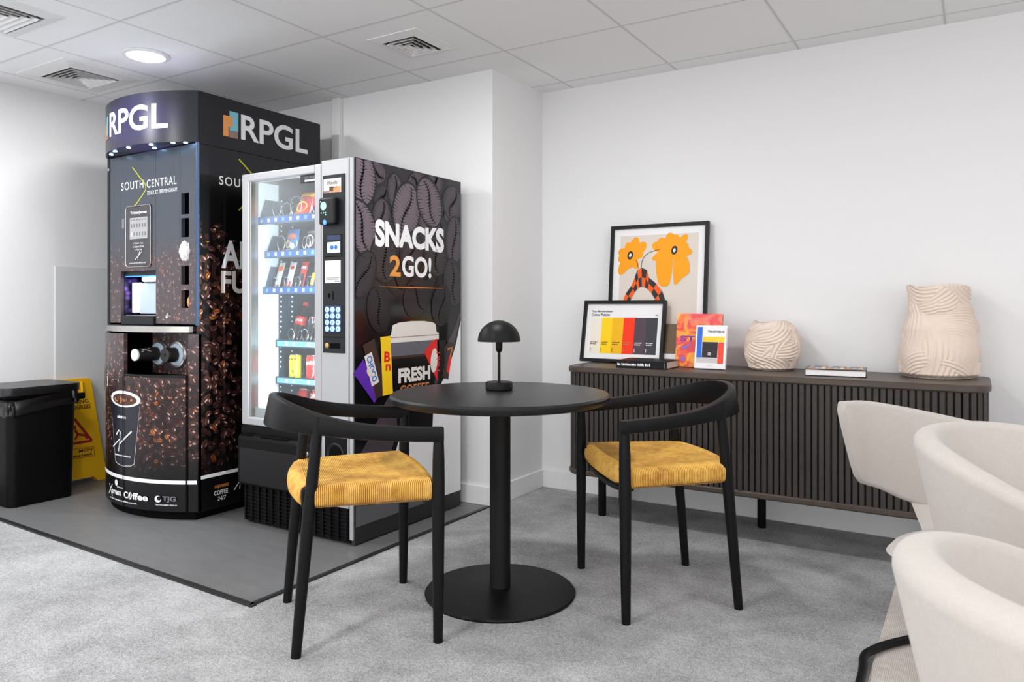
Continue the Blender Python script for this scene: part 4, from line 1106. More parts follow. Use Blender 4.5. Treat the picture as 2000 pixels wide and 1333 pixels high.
p.line([(2.455, 0.33), (2.47, 0.30), (2.51, 0.29), (2.525, 0.265)], 0.016, 'sign_red'); p.ell(2.452, 0.345, 0.012, 0.012, 'sign_red'); p.line([(2.47, 0.30), (2.45, 0.27)], 0.013, 'sign_red')
p.outline(2.36, 0.155, 2.56, 0.215, 0.003, 'sign_red'); p.text('MON', 2.465, 0.188, 0.08, 0.02, 'print_chocolate', 0.02, slant=0.2); p.scrawl(2.40, 0.163, 0.145, 0.014, 'print_chocolate', 14)
p.build('sign_print', ws)

# ------------------------------------------------------------------ round table and lamp
TX, TY, TZ = -1.522, 2.374, 0.752
rt = thing('round_table', 'round black pedestal table between the two yellow-seated chairs', 'table', (TX, TY, 0))
obj('table_top', lathe([(0.385, TZ-0.034), (0.402, TZ-0.030), (0.411, TZ-0.018), (0.411, TZ-0.008), (0.405, TZ-0.001), (0.398, TZ), (0.0005, TZ)], (TX, TY, 0), 96), 'table_black', rt, True)
obj('pedestal', lathe([(0.041, 0.014), (0.039, 0.02), (0.039, TZ-0.036)], (TX, TY, 0), 40), 'black_metal', rt, True)
obj('mount_plate', lathe([(0.12, TZ-0.042), (0.12, TZ-0.034)], (TX, TY, 0), 40), 'black_metal', rt)
obj('base', lathe([(0.281, 0.0), (0.283, 0.006), (0.279, 0.011), (0.15, 0.016), (0.045, 0.024), (0.0005, 0.024)], (TX, TY, 0), 96), 'black_metal', rt, True)
LX, LY = -1.577, 2.452
tl = thing('table_lamp', 'small black mushroom lamp standing on the round table', 'lamp', (LX, LY, TZ))
obj('lamp_base', lathe([(0.05, 0), (0.053, 0.003), (0.053, 0.027), (0.050, 0.031), (0.0005, 0.031)], (LX, LY, TZ), 48), 'black_metal', tl, True)
obj('stem', lathe([(0.006, 0.03), (0.006, 0.16)], (LX, LY, TZ), 16), 'black_metal', tl, True)
obj('socket', lathe([(0.007, 0.146), (0.012, 0.152), (0.0135, 0.165), (0.0135, 0.20)], (LX, LY, TZ), 24), 'black_metal', tl, True)
dome = [(0.0835*math.cos(a), 0.188+0.082*math.sin(a)) for a in [PI/2*i/16 for i in range(17)]]
dome[-1] = (0.0005, dome[-1][1])
inner = [(max(0.0004, r_-0.002), h_-0.002) for r_, h_ in reversed(dome)]
obj('lamp_shade', lathe([(0.081, 0.188)]+dome, (LX, LY, TZ), 64), 'black_metal', tl, True)

# ------------------------------------------------------------------ woven chairs
def make_chair(label, loc, rot):
    t = thing('woven_armchair', label, 'chair', loc, rot, 'black armchairs with yellow cord seats')
    P_ = [(.272, .235), (.268, .12), (.258, .0), (.240, -.09), (.200, -.18), (.12, -.255), (0.0, -.285), (-.12, -.255), (-.200, -.18), (-.240, -.09), (-.258, .0), (-.268, .12), (-.272, .235)]
    ZT = [.688, .695, .708, .725, .752, .778, .787, .778, .752, .725, .708, .695, .688]
    HH = [.046, .046, .048, .054, .072, .094, .10, .094, .072, .054, .048, .046, .046]
    WW = [.034, .036, .038, .038, .032, .027, .026, .027, .032, .038, .038, .036, .034]
    c = spline([(a, b, 0) for a, b in P_], 6); zt = [q.x for q in spline([(a, 0, 0) for a in ZT], 6)]
    hh = [q.x for q in spline([(a, 0, 0) for a in HH], 6)]; ww = [q.x for q in spline([(a, 0, 0) for a in WW], 6)]
    rings = []
    for i, q in enumerate(c):
        tg = (c[min(i+1, len(c)-1)]-c[max(i-1, 0)]).normalized(); nn = Vector((tg.y, -tg.x, 0))   # outward side
        w_, h_, zt_ = ww[i]/2, hh[i]/2, zt[i]; r_ = 0.006
        tilt = 0.10*max(0, (hh[i]-0.05)/0.05)                        # back band leans outward at the top
        ring = []
        for a, b in ((-1, -1), (1, -1), (1, 1), (-1, 1)):
            for k_ in range(3):
                an = math.atan2(b, a)+(k_-1)*PI/4
                ox = a*(w_-r_)+r_*math.cos(an); oz = b*(h_-r_)+r_*math.sin(an)
                v = q+nn*(ox+oz*tilt*2); ring.append((v.x, v.y, zt_-h_+oz))
        rings.append(ring)
    b = bmesh.new(); add_loops(b, rings); bmesh.ops.recalc_face_normals(b, faces=b.faces)
    obj('arm_rail', b, 'black_wood', t, True, local=True)
    for sx in (1, -1):
        obj('leg', tube([(sx*.275, .218, 0), (sx*.2735, .219, .2), (sx*.272, .22, .45), (sx*.270, .221, .58), (sx*.268, .222, .655)], [.0155, .0185, .021, .0195, .0165], 16), 'black_wood', t, True, local=True)
        obj('leg', tube([(sx*.229, -.218, 0), (sx*.226, -.196, .25), (sx*.224, -.178, .45), (sx*.2225, -.162, .60), (sx*.221, -.150, .735)], [.0155, .0185, .020, .018, .0155], 16), 'black_wood', t, True, local=True)
        obj('side_rail', tube([(sx*.256, .222, .482), (sx*.234, .0, .482), (sx*.220, -.185, .482)], .0125, 8), 'black_wood', t, True, local=True)
    bb = bmesh.new(); add_box(bb, -.262, .262, .192, .218, .452, .510, bev=0.004); obj('front_rail', bb, 'black_wood', t, local=True)
    bb = bmesh.new(); add_box(bb, -.222, .222, -.200, -.174, .452, .510, bev=0.004); obj('back_rail', bb, 'black_wood', t, local=True)
    # the seat: cords wrapped from side rail to side rail
    b = bmesh.new(); N = 62
    def halfw(y): return .252+y*0.085
    def loop(y, ex, r, seg):
        w = halfw(y); pts = []
        dish = 0.012*(1-((y)/.22)**2)
        top, bot, rr = .519, .452, .022
        for i in range(9): u = 1-2*i/8; pts.append((u*(w-rr), y, top-dish*(1-u*u)))
        for i in range(1, 6): a = PI/2+PI/2*i/5; pts.append((-(w-rr)+rr*math.cos(a), y, top-rr+rr*math.sin(a)))
        for i in range(0, 6): a = PI+PI/2*i/5; pts.append((-(w-rr)+rr*math.cos(a), y, bot+rr+rr*math.sin(a)))
        for i in range(1, 8): u = -1+2*i/8; pts.append((u*(w-rr), y, bot))
        for i in range(0, 6): a = -PI/2+PI/2*i/5; pts.append(((w-rr)+rr*math.cos(a), y, bot+rr+rr*math.sin(a)))
        for i in range(0, 5): a = PI/2*i/5; pts.append(((w-rr)+rr*math.cos(a), y, top-rr+rr*math.sin(a)))
        return pts
    y0, y1 = -.182, .200
    for i in range(N):
        y = y0+(y1-y0)*(i+0.5)/N
        add_tube(b, loop(y, 0, 0, 0), (y1-y0)/N*0.43, 6, True)
    st = obj('seat', b, 'paper_cord', t, True, local=True)
    # front and back rails wrapped round with cord, cords running front to back over the rail
    for (yc, w, big) in ((.204, .222, .026), (-.190, .198, .040)):
        b = bmesh.new(); M = int(w*2/0.0064); s_ = 1 if yc > 0 else -1; core = []
        for i in range(M):
            x_ = -w+2*w*(i+0.5)/M
            cy_ = yc+s_*big*(1-(x_/w)**2)*0.6
            add_tube(b, [(x_, cy_-s_*.012+.026*math.cos(a)*(1.25 if math.cos(a)*s_ < 0 else 1), .484+.0345*math.copysign(abs(math.sin(a))**.8, math.sin(a))) for a in [2*PI*q/14 for q in range(14)]], .0028, 5, True)
        obj('wrapped_edge', b, 'paper_cord', st, True, local=True)
        rings = []
        for i in range(13):
            x_ = -w+2*w*i/12; cy_ = yc+s_*big*(1-(x_/w)**2)*0.6-s_*.012
            rings.append([(x_, cy_+.024*math.cos(a), .484+.0325*math.sin(a)) for a in [2*PI*q/10 for q in range(10)]])
        b = bmesh.new(); add_loops(b, rings); obj('edge_core', b, 'cord_core', st, True, local=True)
    bb = bmesh.new(); rings = []
    for y in (-.18, 0, .185):
        w = halfw(y)-.003; rings.append([(-w, y, .456), (w, y, .456), (w, y, .5), (w-.02, y, .513), (w*.5, y, .507), (0, y, .503), (-w*.5, y, .507), (-w+.02, y, .513), (-w, y, .5)])
    add_loops(bb, rings); obj('seat_core', bb, 'cord_core', st, local=True)
    obj('stretcher', tube(spline([(-.25, .19, .452), (-.15, .20, .432), (0, .205, .425), (.15, .20, .432), (.25, .19, .452)], 5), .011, 8), 'black_wood', t, True, local=True)
    return t
ch = make_chair('black armchair with yellow cord seat in front of the snack machine', (-1.816, 1.916, 0), math.radians(-38.4))
c2 = copy_tree(ch); c2.location = (-1.0315, 2.7115, 0); c2.rotation_euler = (0, 0, math.radians(132.4))
c2['label'] = 'black armchair with yellow cord seat in front of the slatted sideboard'

# ------------------------------------------------------------------ sideboard
DZ, DF, DBK, DL, DR = 0.770, 3.385, 3.865, -1.80, 0.055
def rounded(x0, x1, y0, y1, r, n=10):
    pts = []
    for cx_, cy_, a in ((x1-r, y1-0.02, 0), (x0+0.02, y1-0.02, 90), (x0+r, y0+r, 180), (x1-r, y0+r, 270)):
        rr = r if a >= 180 else 0.02
        if a == 0: cx_ = x1-0.02
        for i in range(n+1):
            b = math.radians(a+90*i/n); pts.append((cx_+rr*math.cos(b), cy_+rr*math.sin(b)))
    return pts
sb = thing('sideboard', 'long dark wood sideboard with vertical slatted tambour doors and rounded ends', 'sideboard', (-0.87, 3.62, 0))
def slab(z0, z1, e, bev=0.006):
    a, b_ = rounded(DL+e, DR-e, DF+e, DBK-e, 0.11-e), rounded(DL+e+bev, DR-e-bev, DF+e+bev, DBK-e-bev, 0.11-e-bev)
    bm = bmesh.new()
    add_loops(bm, [[(x, y, z0) for x, y in b_], [(x, y, z0+bev) for x, y in a], [(x, y, z1-bev) for x, y in a], [(x, y, z1) for x, y in b_]])
    return bm
obj('top', slab(DZ-0.030, DZ, 0.0), 'dark_oak', sb, True)
obj('bottom', slab(0.222, 0.25, 0.004), 'dark_oak', sb, True)
bm = bmesh.new(); add_prism(bm, rounded(DL+0.028, DR-0.028, DF+0.028, DBK-0.01, 0.09), 0.25, DZ-0.03); obj('carcass', bm, 'machine_black', sb)
# slats follow the front and the rounded ends
path = rounded(DL+0.018, DR-0.018, DF+0.018, DBK-0.01, 0.095, 24)
pp = [Vector((x, y, 0)) for x, y in path[50:]+path[50:51]]           # left end -> front -> right end
seq = [Vector((DL+0.018, DBK-0.03, 0))]+[Vector((x, y, 0)) for x, y in path[50:]]+[Vector((DR-0.018, DBK-0.03, 0))]
L_ = [0]
for i in range(1, len(seq)): L_.append(L_[-1]+(seq[i]-seq[i-1]).length)
def at_len(s_):
    for i in range(1, len(seq)):
        if L_[i] >= s_ or i == len(seq)-1:
            f = (s_-L_[i-1])/max(1e-9, L_[i]-L_[i-1]); tg = (seq[i]-seq[i-1]).normalized(); return seq[i-1].lerp(seq[i], f), tg
mid = None
groups = [bmesh.new(), bmesh.new(), bmesh.new()]
pitch = 0.0262; nS = int(L_[-1]/pitch)
for i in range(nS):
    q, tg = at_len((i+0.5)*L_[-1]/nS); nn = Vector((tg.y, -tg.x, 0))
    w = pitch*0.40; d_ = 0.009
    A = [q-tg*w-nn*d_, q+tg*w-nn*d_, q+tg*w+nn*(d_-0.003), q+tg*(w-0.003)+nn*d_, q-tg*(w-0.003)+nn*d_, q-tg*w+nn*(d_-0.003)]
    gi = 0 if q.x < -0.905 else 1
    if abs(q.x+0.905) < 0.02 and q.y < DF+0.05: A = [v+nn*0.003 for v in A]
    bmx = groups[gi]; add_loops(bmx, [[(v.x, v.y, 0.25) for v in A], [(v.x, v.y, DZ-0.03) for v in A]])
obj('tambour_door', groups[0], 'dark_oak_slat', sb); obj('tambour_door', groups[1], 'dark_oak_slat', sb); groups[2].free()
for lx, ly in ((-1.633, 3.52), (-1.633, 3.78), (-0.884, 3.735), (-0.12, 3.52), (-0.12, 3.78)):
    obj('leg', lathe([(0.019, 0), (0.0205, 0.004), (0.0205, 0.225)], (lx, ly, 0), 24), 'black_wood', sb, True)

# things on the sideboard
def leaning(name, label, cat, x0, x1, h, yb, yt, th, rotz=0.0, z=DZ+0.001):
    """a flat thing whose foot stands at yb and whose top rests at yt; returns (thing, map(u, v, l))"""
    t = thing(name, label, cat, (x0, yb, z)); t.rotation_euler = (0, 0, rotz)
    a = math.asin((yt-yb)/h)
    def mp(u, v, l): return (u, v*math.sin(a)-l*math.cos(a)+th*math.cos(a)*0, v*math.cos(a)+l*math.sin(a)+0.0)
    return t, mp
def slab_mesh(mp, u0, u1, v0, v1, l0, l1):
    bm = bmesh.new(); add_loops(bm, [[mp(u, v, l0) for u, v in ((u0, v0), (u1, v0), (u1, v1), (u0, v1))], [mp(u, v, l1) for u, v in ((u0, v0), (u1, v0), (u1, v1), (u0, v1))]])
    bmesh.ops.recalc_face_normals(bm, faces=bm.faces); return bm
def framed(t, mp, w, h, fw, depth):
    bm = bmesh.new()
    for u0, u1, v0, v1 in ((0, fw, 0, h), (w-fw, w, 0, h), (fw, w-fw, 0, fw), (fw, w-fw, h-fw, h)):
        b = slab_mesh(mp, u0, u1, v0, v1, 0, depth)
        me = bpy.data.meshes.new('x'); b.to_mesh(me); b.free(); bm.from_mesh(me); bpy.data.meshes.remove(me)
    obj('frame', bm, 'frame_black', t, local=True)
    obj('backing', slab_mesh(mp, fw*0.5, w-fw*0.5, fw*0.5, h-fw*0.5, 0.001, depth*0.35), 'paper_white', t, local=True)
def finish(p, name, t):
    for v in p.bm.verts: v.co = Vector(p.fn(*v.co))
    obj(name, p.bm, p.mats, t, local=True)
W1, H1 = 0.552, 0.752
t, mp = leaning('framed_print', 'large black-framed print of two orange flowers in a checkered vase', 'picture', -1.731, -1.18, H1, 3.80, 3.872, 0.02)
framed(t, mp, W1, H1, 0.018, 0.022)
p = Print(lambda u, v, l: mp(u, v, 0.0077+l), 0.0006)
def uv(px, py):   # from the detail drawing of the poster: fractions of its width and height from the top left
    return (W1*px, H1*(1-py))
p.rect(W1*0.10, H1*0.05, W1*0.90, H1*0.925, 'poster_ground')
def petals(c, spec, mat):
    for (ang, ln_, wd) in spec:
        a = math.radians(ang); ln_ *= .92; wd *= .92; p.ell(c[0]+math.cos(a)*ln_*0.55, c[1]+math.sin(a)*ln_*0.55, ln_*0.55, wd, mat, a, 24)
f1 = uv(0.21, 0.22); petals(f1, [(70, .105, .03), (105, .075, .026), (35, .11, .034), (5, .075, .03), (160, .075, .03), (200, .075, .03), (240, .12, .032), (268, .075, .02), (300, .085, .025)], 'poster_orange'); p.ell(f1[0], f1[1], 0.04, 0.05, 'poster_orange')
f2 = uv(0.665, 0.195); petals(f2, [(165, .13, .036), (145, .11, .03), (110, .10, .034), (85, .085, .03), (50, .105, .024), (20, .08, .026), (-8, .098, .028), (200, .13, .026), (215, .09, .03)], 'poster_orange'); p.ell(f2[0], f2[1], 0.055, 0.05, 'poster_orange')
p.poly([tuple(q)[:2] for q in spline([(f2[0]-.10, f2[1]-.05, 0), (f2[0]-.085, f2[1]-.17, 0), (f2[0]-.05, f2[1]-.195, 0), (f2[0]-.02, f2[1]-.17, 0), (f2[0]-.008, f2[1]-.04, 0), (f2[0]-.05, f2[1]+.01, 0)], 6, True)], 'poster_orange')
p.poly([tuple(q)[:2] for q in spline([(f2[0]+.0, f2[1]-.04, 0), (f2[0]+.002, f2[1]-.17, 0), (f2[0]+.02, f2[1]-.18, 0), (f2[0]+.05, f2[1]-.15, 0), (f2[0]+.085, f2[1]-.12, 0), (f2[0]+.08, f2[1]-.06, 0), (f2[0]+.05, f2[1]-.02, 0)], 6, True)], 'poster_orange')
for c_, m_ in ((f1, 1), (f2, 1)):
    p.ell(c_[0], c_[1], .0165, .024, 'poster_charcoal', -0.2); p.ell(c_[0], c_[1], .007, .011, 'paper_white', -0.2)
p.line(spline([(*uv(0.272, 0.255), 0), (*uv(0.29, 0.28), 0), (*uv(0.30, 0.32), 0)], 5), 0.0025, 'poster_charcoal')
p.line(spline([(*uv(0.52, 0.183), 0), (*uv(0.41, 0.205), 0), (*uv(0.345, 0.25), 0), (*uv(0.33, 0.32), 0)], 6), 0.0025, 'poster_charcoal')
# checkered arch-shaped vase: rows of alternating cells between an outer and an inner outline
outer = spline([(.19, .80, 0), (.235, .69, 0), (.30, .615, 0), (.335, .54, 0), (.36, .475, 0), (.41, .455, 0), (.47, .475, 0), (.495, .545, 0), (.58, .60, 0), (.65, .67, 0), (.69, .76, 0), (.70, .80, 0)], 4)
inner_ = spline([(.28, .80, 0), (.30, .735, 0), (.34, .675, 0), (.37, .645, 0), (.39, .632, 0), (.42, .626, 0), (.455, .632, 0), (.49, .652, 0), (.53, .685, 0), (.57, .74, 0), (.585, .79, 0), (.59, .80, 0)], 4)
nb_, k2 = 11, 2
for i in range(nb_):
    i0, i1 = i*(len(outer)-1)/nb_, (i+1)*(len(outer)-1)/nb_
    def LP(lst, f): a = int(f); a = min(a, len(lst)-2); return lst[a].lerp(lst[a+1], f-a)
    for j in range(k2):
        q = []
        for (ii, jj) in ((i0, j/k2), (i1, j/k2), (i1, (j+1)/k2), (i0, (j+1)/k2)):
            m_ = LP(outer, ii).lerp(LP(inner_, ii), jj); q.append(uv(m_.x*0.92-0.04, 0.315+(m_.y-0.455)*0.80))
        p.poly(q, 'poster_charcoal' if (i+j) % 2 else 'poster_flame')
finish(p, 'artwork', t)
W2, H2 = 0.475, 0.338
t, mp = leaning('framed_print', 'small black-framed colour palette print in front of the flower picture', 'picture', -1.855, -1.38, H2, 3.725, 3.79, 0.02)
framed(t, mp, W2, H2, 0.017, 0.024)
p = Print(lambda u, v, l: mp(u, v, 0.0085+l), 0.0006)
sw = ['swatch_cream', 'swatch_yellow', 'swatch_gold', 'swatch_red', 'swatch_plum', 'swatch_char']
for i, m_ in enumerate(sw): p.rect(0.045+i*0.0645, 0.048, 0.045+(i+1)*0.0645, 0.245, m_)
for i in range(6):
    ink = 'paper_white' if i > 3 else ('print_copper' if i == 3 else 'print_brown')
    p.scrawl(0.052+i*0.0645, 0.106, 0.042, 0.006, ink, i); p.scrawl(0.052+i*0.0645, 0.096, 0.034, 0.006, ink, i+20)
    p.rect(0.052+i*0.0645, 0.058, 0.055+i*0.0645, 0.078, ink)
p.text('The Birmingham', 0.045, 0.272, 0.125, 0.013, 'poster_charcoal', 0.015); p.text('Colour Palette', 0.045, 0.255, 0.11, 0.013, 'poster_charcoal', 0.015); p.scrawl(0.418, 0.258, 0.016, 0.006, 'print_grey', 6)
finish(p, 'artwork', t)
def book_standing(label, x0, w, h, yb, yt, th, cover, pages, rotz, art):
    t, mp = leaning('book', label, 'book', x0, x0+w, h, yb, yt, th, rotz)
    obj('front_cover', slab_mesh(mp, 0, w, 0, h, th-0.002, th), cover, t, local=True)
    obj('back_cover', slab_mesh(mp, 0, w, 0, h, 0, 0.002), cover, t, local=True)
    obj('spine', slab_mesh(mp, 0, 0.002, 0, h, 0.002, th-0.002), cover, t, local=True)
    obj('pages', slab_mesh(mp, 0.002, w-0.003, 0.003, h-0.003, 0.002, th-0.002), pages, t, local=True)
    if art:
        p = Print(lambda u, v, l: mp(u, v, th+l), 0.0005); art(p); finish(p, 'cover_print', t)
    return t
def stil(p): p.text('STIL', 0.022, 0.128, 0.13, 0.028, 'print_purple', 0.02)
book_standing('brightly coloured blotchy orange and red art book propped upright', -1.288, 0.228, 0.268, 3.655, 3.70, 0.018, 'floral_cover', 'page_white', 0.03, stil)
def bau(p):
    w, h = 0.148, 0.208
    p.rect(0.008, 0.052, 0.032, 0.203, 'bau_blue'); p.rect(0.034, 0.13, 0.140, 0.155, 'bau_yellow'); p.rect(0.034, 0.053, 0.109, 0.129, 'poster_charcoal')
    p.rect(0.111, 0.024, 0.138, 0.128, 'bau_red'); p.rect(0.008, 0.027, 0.110, 0.051, 'bau_grey'); p.rect(0.063, 0.064, 0.077, 0.07, 'bau_grey'); p.rect(0.063, 0.072, 0.077, 0.078, 'bau_grey')
    p.text('bauhaus', 0.06, 0.176, 0.078, 0.013, 'print_black', 0.03); p.scrawl(0.06, 0.012, 0.03, 0.003, 'bau_grey', 2)
book_standing('white book with blue, yellow, black and red blocks on its cover', -1.165, 0.148, 0.212, 3.585, 3.632, 0.024, 'paper_white', 'page_white', 0.05, bau)
book_standing('brown-backed book peeping out behind the colour palette print', -1.405, 0.115, 0.215, 3.745, 3.80, 0.016, 'book_brown', 'page_white', 0.02, lambda p: p.rect(0.0, 0.0, 0.115, 0.055, 'paper_white'))
def flat_book(label, x0, y0, w, d, h, rotz, cover, pages, art, spine_side):
    t = thing('book', label, 'book', (x0, y0, DZ+0.001), rotz)
    obj('lower_cover', box(0, w, 0, d, 0, 0.003), cover, t, local=True)
    obj('upper_cover', box(0, w, 0, d, h-0.003, h), cover, t, local=True)
    if spine_side: obj('spine', box(0, w, -0.003, 0.001, 0, h, bev=0.001), cover, t, local=True); obj('pages', box(0.004, w-0.004, 0.001, d-0.004, 0.003, h-0.003), pages, t, local=True)
    else: obj('spine', box(0, w, d-0.001, d+0.003, 0, h, bev=0.001), cover, t, local=True); obj('pages', box(0.003, w-0.003, 0.004, d-0.001, 0.003, h-0.003), pages, t, local=True)
    if art: art(t, w, d, h)
    return t
def tom(t, w, d, h):
    p = Print(lambda u, v, l: (u, -0.003-l, v), 0.0005); p.scrawl(0.008, 0.011, 0.175, 0.013, 'print_white', 3); p.rect(w-0.012, 0.004, w-0.009, 0.03, 'print_grey'); finish(p, 'spine_print', t)
flat_book('thick black book lying flat with its white-lettered spine forward', -1.525, 3.452, 0.262, 0.20, 0.037, 0.03, 'frame_black', 'page_edge', tom, True)
def pat(t, w, d, h):
    p = Print(lambda u, v, l: (u, v, h+l), 0.0005)
    p.rect(0.002, 0.002, w-0.002, d-0.002, 'print_slate'); p.rect(0.0, 0.0, w, 0.012, 'print_orange')
    for i in range(9):
        p.poly([(0.012+i*0.025, 0.02), (0.032+i*0.025, 0.02), (0.03+i*0.025, d*0.55), (0.014+i*0.025, d*0.5)], ['print_orange', 'pale_blue_plastic', 'paper_white'][i % 3])
        p.poly([(0.012+i*0.025, d*0.6), (0.03+i*0.025, d*0.6), (0.03+i*0.025, d*0.95), (0.012+i*0.025, d*0.92)], ['pale_blue_plastic', 'print_grey', 'print_orange'][i % 3])
    finish(p, 'cover_print', t)
flat_book('white-paged book with a patterned cover lying alone between the two vases', -0.64, 3.49, 0.245, 0.19, 0.030, 0.10, 'machine_dark', 'page_white', pat, False)

def vase(label, x, y, prof, seed, wob, lean=0.0):
    """hand-pressed clay vase: overlapping leaf-like patches of curved grooves"""
    rr = random.Random(seed); H = prof[-1][1]
    def R0(z):
        for (r0, h0), (r1, h1) in zip(prof, prof[1:]):
            if z <= h1:
                f = (z-h0)/(h1-h0); f = f*f*(3-2*f); return r0+(r1-r0)*f
        return prof[-1][0]
    rmean = sum(r_ for r_, _ in prof)/len(prof)
    patches = []
    for i in range(20):
        patches.append((rr.uniform(0, 2*PI), rr.uniform(-0.02, H*1.0), rr.choice([0.5, 0.75, -0.45, -0.75, 1.2, 0.3, -1.1]), rr.choice([-1, 1])*rr.uniform(3, 7), rr.uniform(0.10, 0.16), rr.uniform(0.045, 0.07)))
    na_, nz_ = 260, 170
    rings = []
    for k_ in range(nz_+1):
        z = H*k_/nz_; ring = []
        for j in range(na_):
            th = 2*PI*j/na_; best = (-1e9, 0)
            for pi_, (tc, zc, an, cv_, la, lb) in enumerate(patches):
                du = ((th-tc+PI) % (2*PI)-PI)*rmean; dv = z-zc
                a = du*math.cos(an)+dv*math.sin(an); b_ = -du*math.sin(an)+dv*math.cos(an)
                b2 = b_-cv_*a*a*0.6
                s_ = 1-(a/la)**2-(b2/lb)**2+0.02*pi_
                if s_ > best[0]: best = (s_, b2*(1-0.35*a/la), a/la, lb)
            sc_, b2, al_, lb = best
            env = max(0.25, min(1, sc_*1.6+0.35))
            disp = 0.0024*math.cos(b2*2*PI/0.0150)*env+0.008*max(-0.3, min(1, sc_))
            r_ = R0(z)*(1+wob*math.sin(2*th+3*z/H)+wob*0.7*math.sin(3*th-5*z/H+seed))+disp
            zz_ = z+(0.008*math.sin(3*th+seed) if k_ == nz_ else 0)
            ring.append((r_*math.cos(th), r_*math.sin(th), zz_))
        rings.append(ring)
    bm = bmesh.new()
    R1 = rings[-1]; cx_ = [tuple(q*f for q in (a[0], a[1]))+(a[2]-dz_,) for f, dz_ in () for a in ()]
    rings.append([(a[0]*0.93, a[1]*0.93, a[2]) for a in R1]); rings.append([(a[0]*0.90, a[1]*0.90, a[2]-0.06) for a in R1])
    add_loops(bm, rings)
    t = obj('vase', bm, 'vase_clay', None, False)
    for pl in t.data.polygons: pl.use_smooth = True
    t.location = (x, y, DZ+0.001); tag(t, label, 'vase', 'carved clay vases on the sideboard')
vase('tall cream clay vase with swirling carved grooves at the right end', -0.135, 3.725, [(0.118, 0), (0.143, 0.02), (0.150, 0.10), (0.140, 0.20), (0.118, 0.28), (0.112, 0.34), (0.118, 0.392)], 5, 0.02)
vase('short round cream clay vase with swirling carved grooves', -0.835, 3.735, [(0.078, 0), (0.098, 0.012), (0.117, 0.07), (0.118, 0.13), (0.105, 0.19), (0.082, 0.228)], 11, 0.02)

# ------------------------------------------------------------------ rug and cream chairs
bm = box(-0.262, 3.2, -1.0, 3.2, 0.0, 0.009, bev=0.003)
tag(obj('rug', bm, 'rug_weave', loc=(1.4, 1.1, 0)), 'flat woven cream rug under the cream chairs', 'rug')

def shell_mesh(fr, th, ns=None):
    """padded shell: fr is a list of frames (top centre, bottom centre, outward normal); th its thickness"""
    rings = []
    n_ = 22
    for i, (tp, bt, nn) in enumerate(fr):
        tp, bt, nn = Vector(tp), Vector(bt), Vector(nn).normalized()
        up = (tp-bt); h = up.length; up.normalize()
        ring = []
        r_ = th/2
        for k_ in range(n_):
            a = 2*PI*k_/n_
            c_, s_ = math.cos(a), math.sin(a)
            sy = (h/2-r_)*(1 if s_ > 0 else -1)*min(1, abs(s_)*6) + r_*s_
            ring.append(tuple((tp+bt)/2+nn*r_*math.copysign(abs(c_)**0.75, c_)+up*sy))
        rings.append(ring)
    # rounded ends
    def end(ring, d):
        c_ = sum((Vector(q) for q in ring), Vector())/len(ring); out = []
        for f, o in ((0.86, 0.5), (0.55, 0.85)): out.append([tuple(c_+(Vector(q)-c_)*f*(1 if True else 1)+d*th/2*o) for q in ring])
        return out
    d0 = (Vector(fr[0][0])-Vector(fr[1][0])).normalized(); d1 = (Vector(fr[-1][0])-Vector(fr[-2][0])).normalized()
    e0 = end(rings[0], d0); e1 = end(rings[-1], d1)
    bm = bmesh.new(); add_loops(bm, list(reversed(e0))+rings+e1); bmesh.ops.recalc_face_normals(bm, faces=bm.faces)
    return bm
def tub_chair(label, loc, rot, legs=True, R=0.272, flare=0.085):
    """faces local +y"""
    t = thing('tub_chair', label, 'chair', loc, rot, 'cream upholstered chairs on the rug')
    fr = []
    for i in range(41):
        ph = math.radians(-118+236*i/40); e = abs(math.degrees(ph))/93
        zt = .775-.065*e**2.5; zb = .40+.14*max(0, e-0.45)
        dx_, dy_ = math.sin(ph), -math.cos(ph)
        fr.append(((dx_*R, dy_*R, zt), (dx_*(R-flare), dy_*(R-flare), zb), (dx_, dy_, -0.2)))
    obj('backrest', shell_mesh(fr, 0.062), 'cream_fabric', t, True, local=True)
    seat = [(0.0005, .375), (0.17, .375), (0.215, .39), (0.225, .42), (0.215, .448), (0.17, .46), (0.0005, .465)]
    b = lathe(seat, (0, 0.03, 0), 48); 
    for v in b.verts: v.co.y = 0.03+(v.co.y-0.03)*1.08
    obj('seat', b, 'cream_fabric', t, True, local=True)
    fb = bmesh.new(); add_lathe(fb, [(0.10, .362), (0.10, .376)], (0, 0.03, 0), 24); obj('mount', fb, 'black_metal', t, local=True)
    for a in (45, 135, 225, 315):
        ca, sa = math.cos(math.radians(a)), math.sin(math.radians(a))
        pts = spline([(ca*0.04, 0.03+sa*0.04, .366), (ca*0.17, 0.03+sa*0.17, .366), (ca*0.215, 0.03+sa*0.215, .345), (ca*0.225, 0.03+sa*0.225, .30), (ca*0.26, 0.03+sa*0.26, .01)], 5)
        obj('leg', tube(pts, 0.010, 10), 'black_metal', t, True, local=True)
    return t
S_, C_ = 0.5263, 0.8503
def cw(lat, d): return (lat*C_-d*S_, lat*S_+d*C_)
def face(ang):   # ang: direction in the camera's plan, degrees from its right
    a = math.radians(ang)+math.radians(31.758); return a-PI/2
x_, y_ = cw(0.7455, 0.815); tub_chair('nearest cream upholstered tub chair, cut off at the bottom right corner', (x_, y_, 0.0095), face(0))
x_, y_ = cw(1.222, 1.654); tub_chair('middle cream tub chair seen from behind, between the other two', (x_, y_, 0.0095), face(-62))
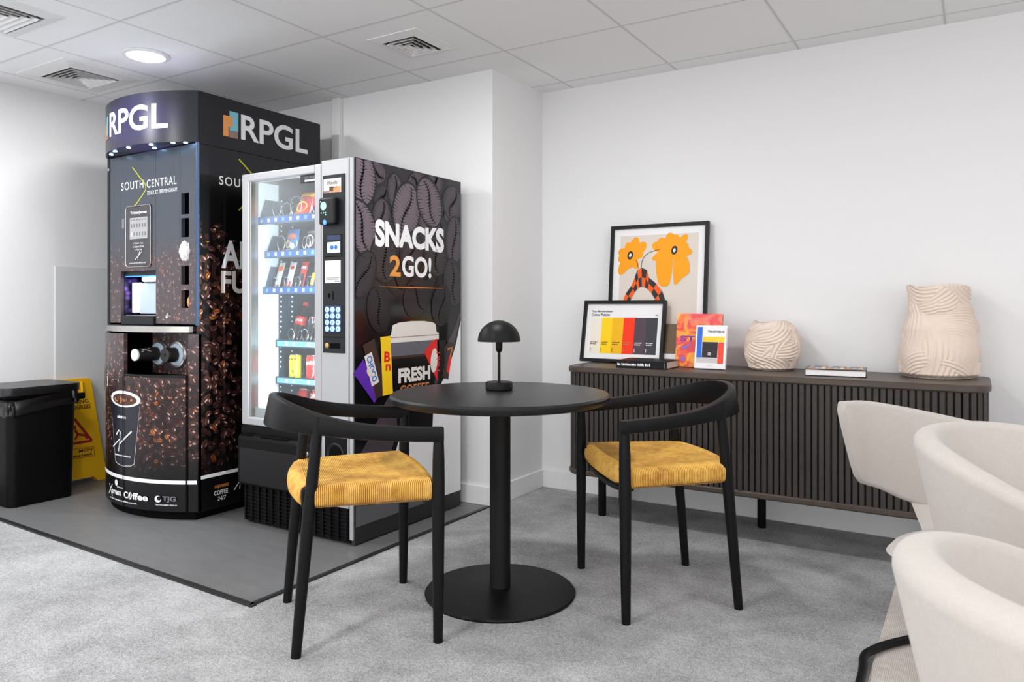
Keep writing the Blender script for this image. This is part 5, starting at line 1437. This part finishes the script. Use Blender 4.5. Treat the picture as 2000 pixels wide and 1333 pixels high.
# third chair: wide wings on a narrow waist, sled base
t = thing('tub_chair', 'farthest cream chair, its wide winged back before the slatted sideboard', 'chair', (0.12, 2.55, 0.0095), 0, 'cream upholstered chairs on the rug')
fr = []
tops = spline([(-.375, 2.66, .765), (-.30, 2.74, .762), (-.15, 2.805, .735), (.02, 2.85, .70), (.12, 2.86, .685), (.30, 2.83, .70), (.45, 2.76, .735), (.56, 2.66, .76)], 5)
bots = spline([(-.322, 2.735, .486), (-.27, 2.77, .466), (-.18, 2.80, .428), (.0, 2.82, .405), (.12, 2.825, .40), (.28, 2.80, .41), (.42, 2.76, .44), (.52, 2.72, .475)], 5)
for i in range(len(tops)):
    tg = (tops[min(i+1, len(tops)-1)]-tops[max(i-1, 0)]).normalized()
    fr.append((tops[i], bots[i], (-tg.y, tg.x, -0.05)))
obj('backrest', shell_mesh(fr, 0.042), 'cream_fabric', t, True)
b = bmesh.new()
add_loops(b, [[(-.185, 2.80, .44), (.425, 2.80, .44), (.425, 2.835, .44), (-.185, 2.835, .44)], [(-.135, 2.70, .345), (.375, 2.70, .345), (.375, 2.73, .345), (-.135, 2.73, .345)]])
obj('waist', b, 'cream_fabric', t)
b = lathe([(0.0005, .330), (0.26, .330), (0.325, .340), (0.345, .358), (0.330, .376), (0.27, .387), (0.0005, .392)], (.12, 2.47, 0), 64)
for v in b.verts: v.co.y = 2.47+(v.co.y-2.47)*(0.97 if v.co.y > 2.47 else 0.55)
obj('seat', b, 'cream_fabric', t, True)
sled = spline([(-.272, 2.12, .022), (-.277, 2.37, .022), (-.285, 2.47, .022), (-.27, 2.53, .022), (-.22, 2.62, .022), (-.10, 2.78, .022)], 6)
obj('sled_base', tube(sled, 0.0125, 12), 'black_metal', t, True)
obj('sled_base', tube([(.24-q.x, q.y, q.z) for q in sled], 0.0125, 12), 'black_metal', t, True)
obj('support_post', tube([(-.10, 2.775, .03), (-.02, 2.62, .345)], 0.0115, 10), 'black_metal', t, True)
obj('support_post', tube([(.34, 2.775, .03), (.26, 2.62, .345)], 0.0115, 10), 'black_metal', t, True)
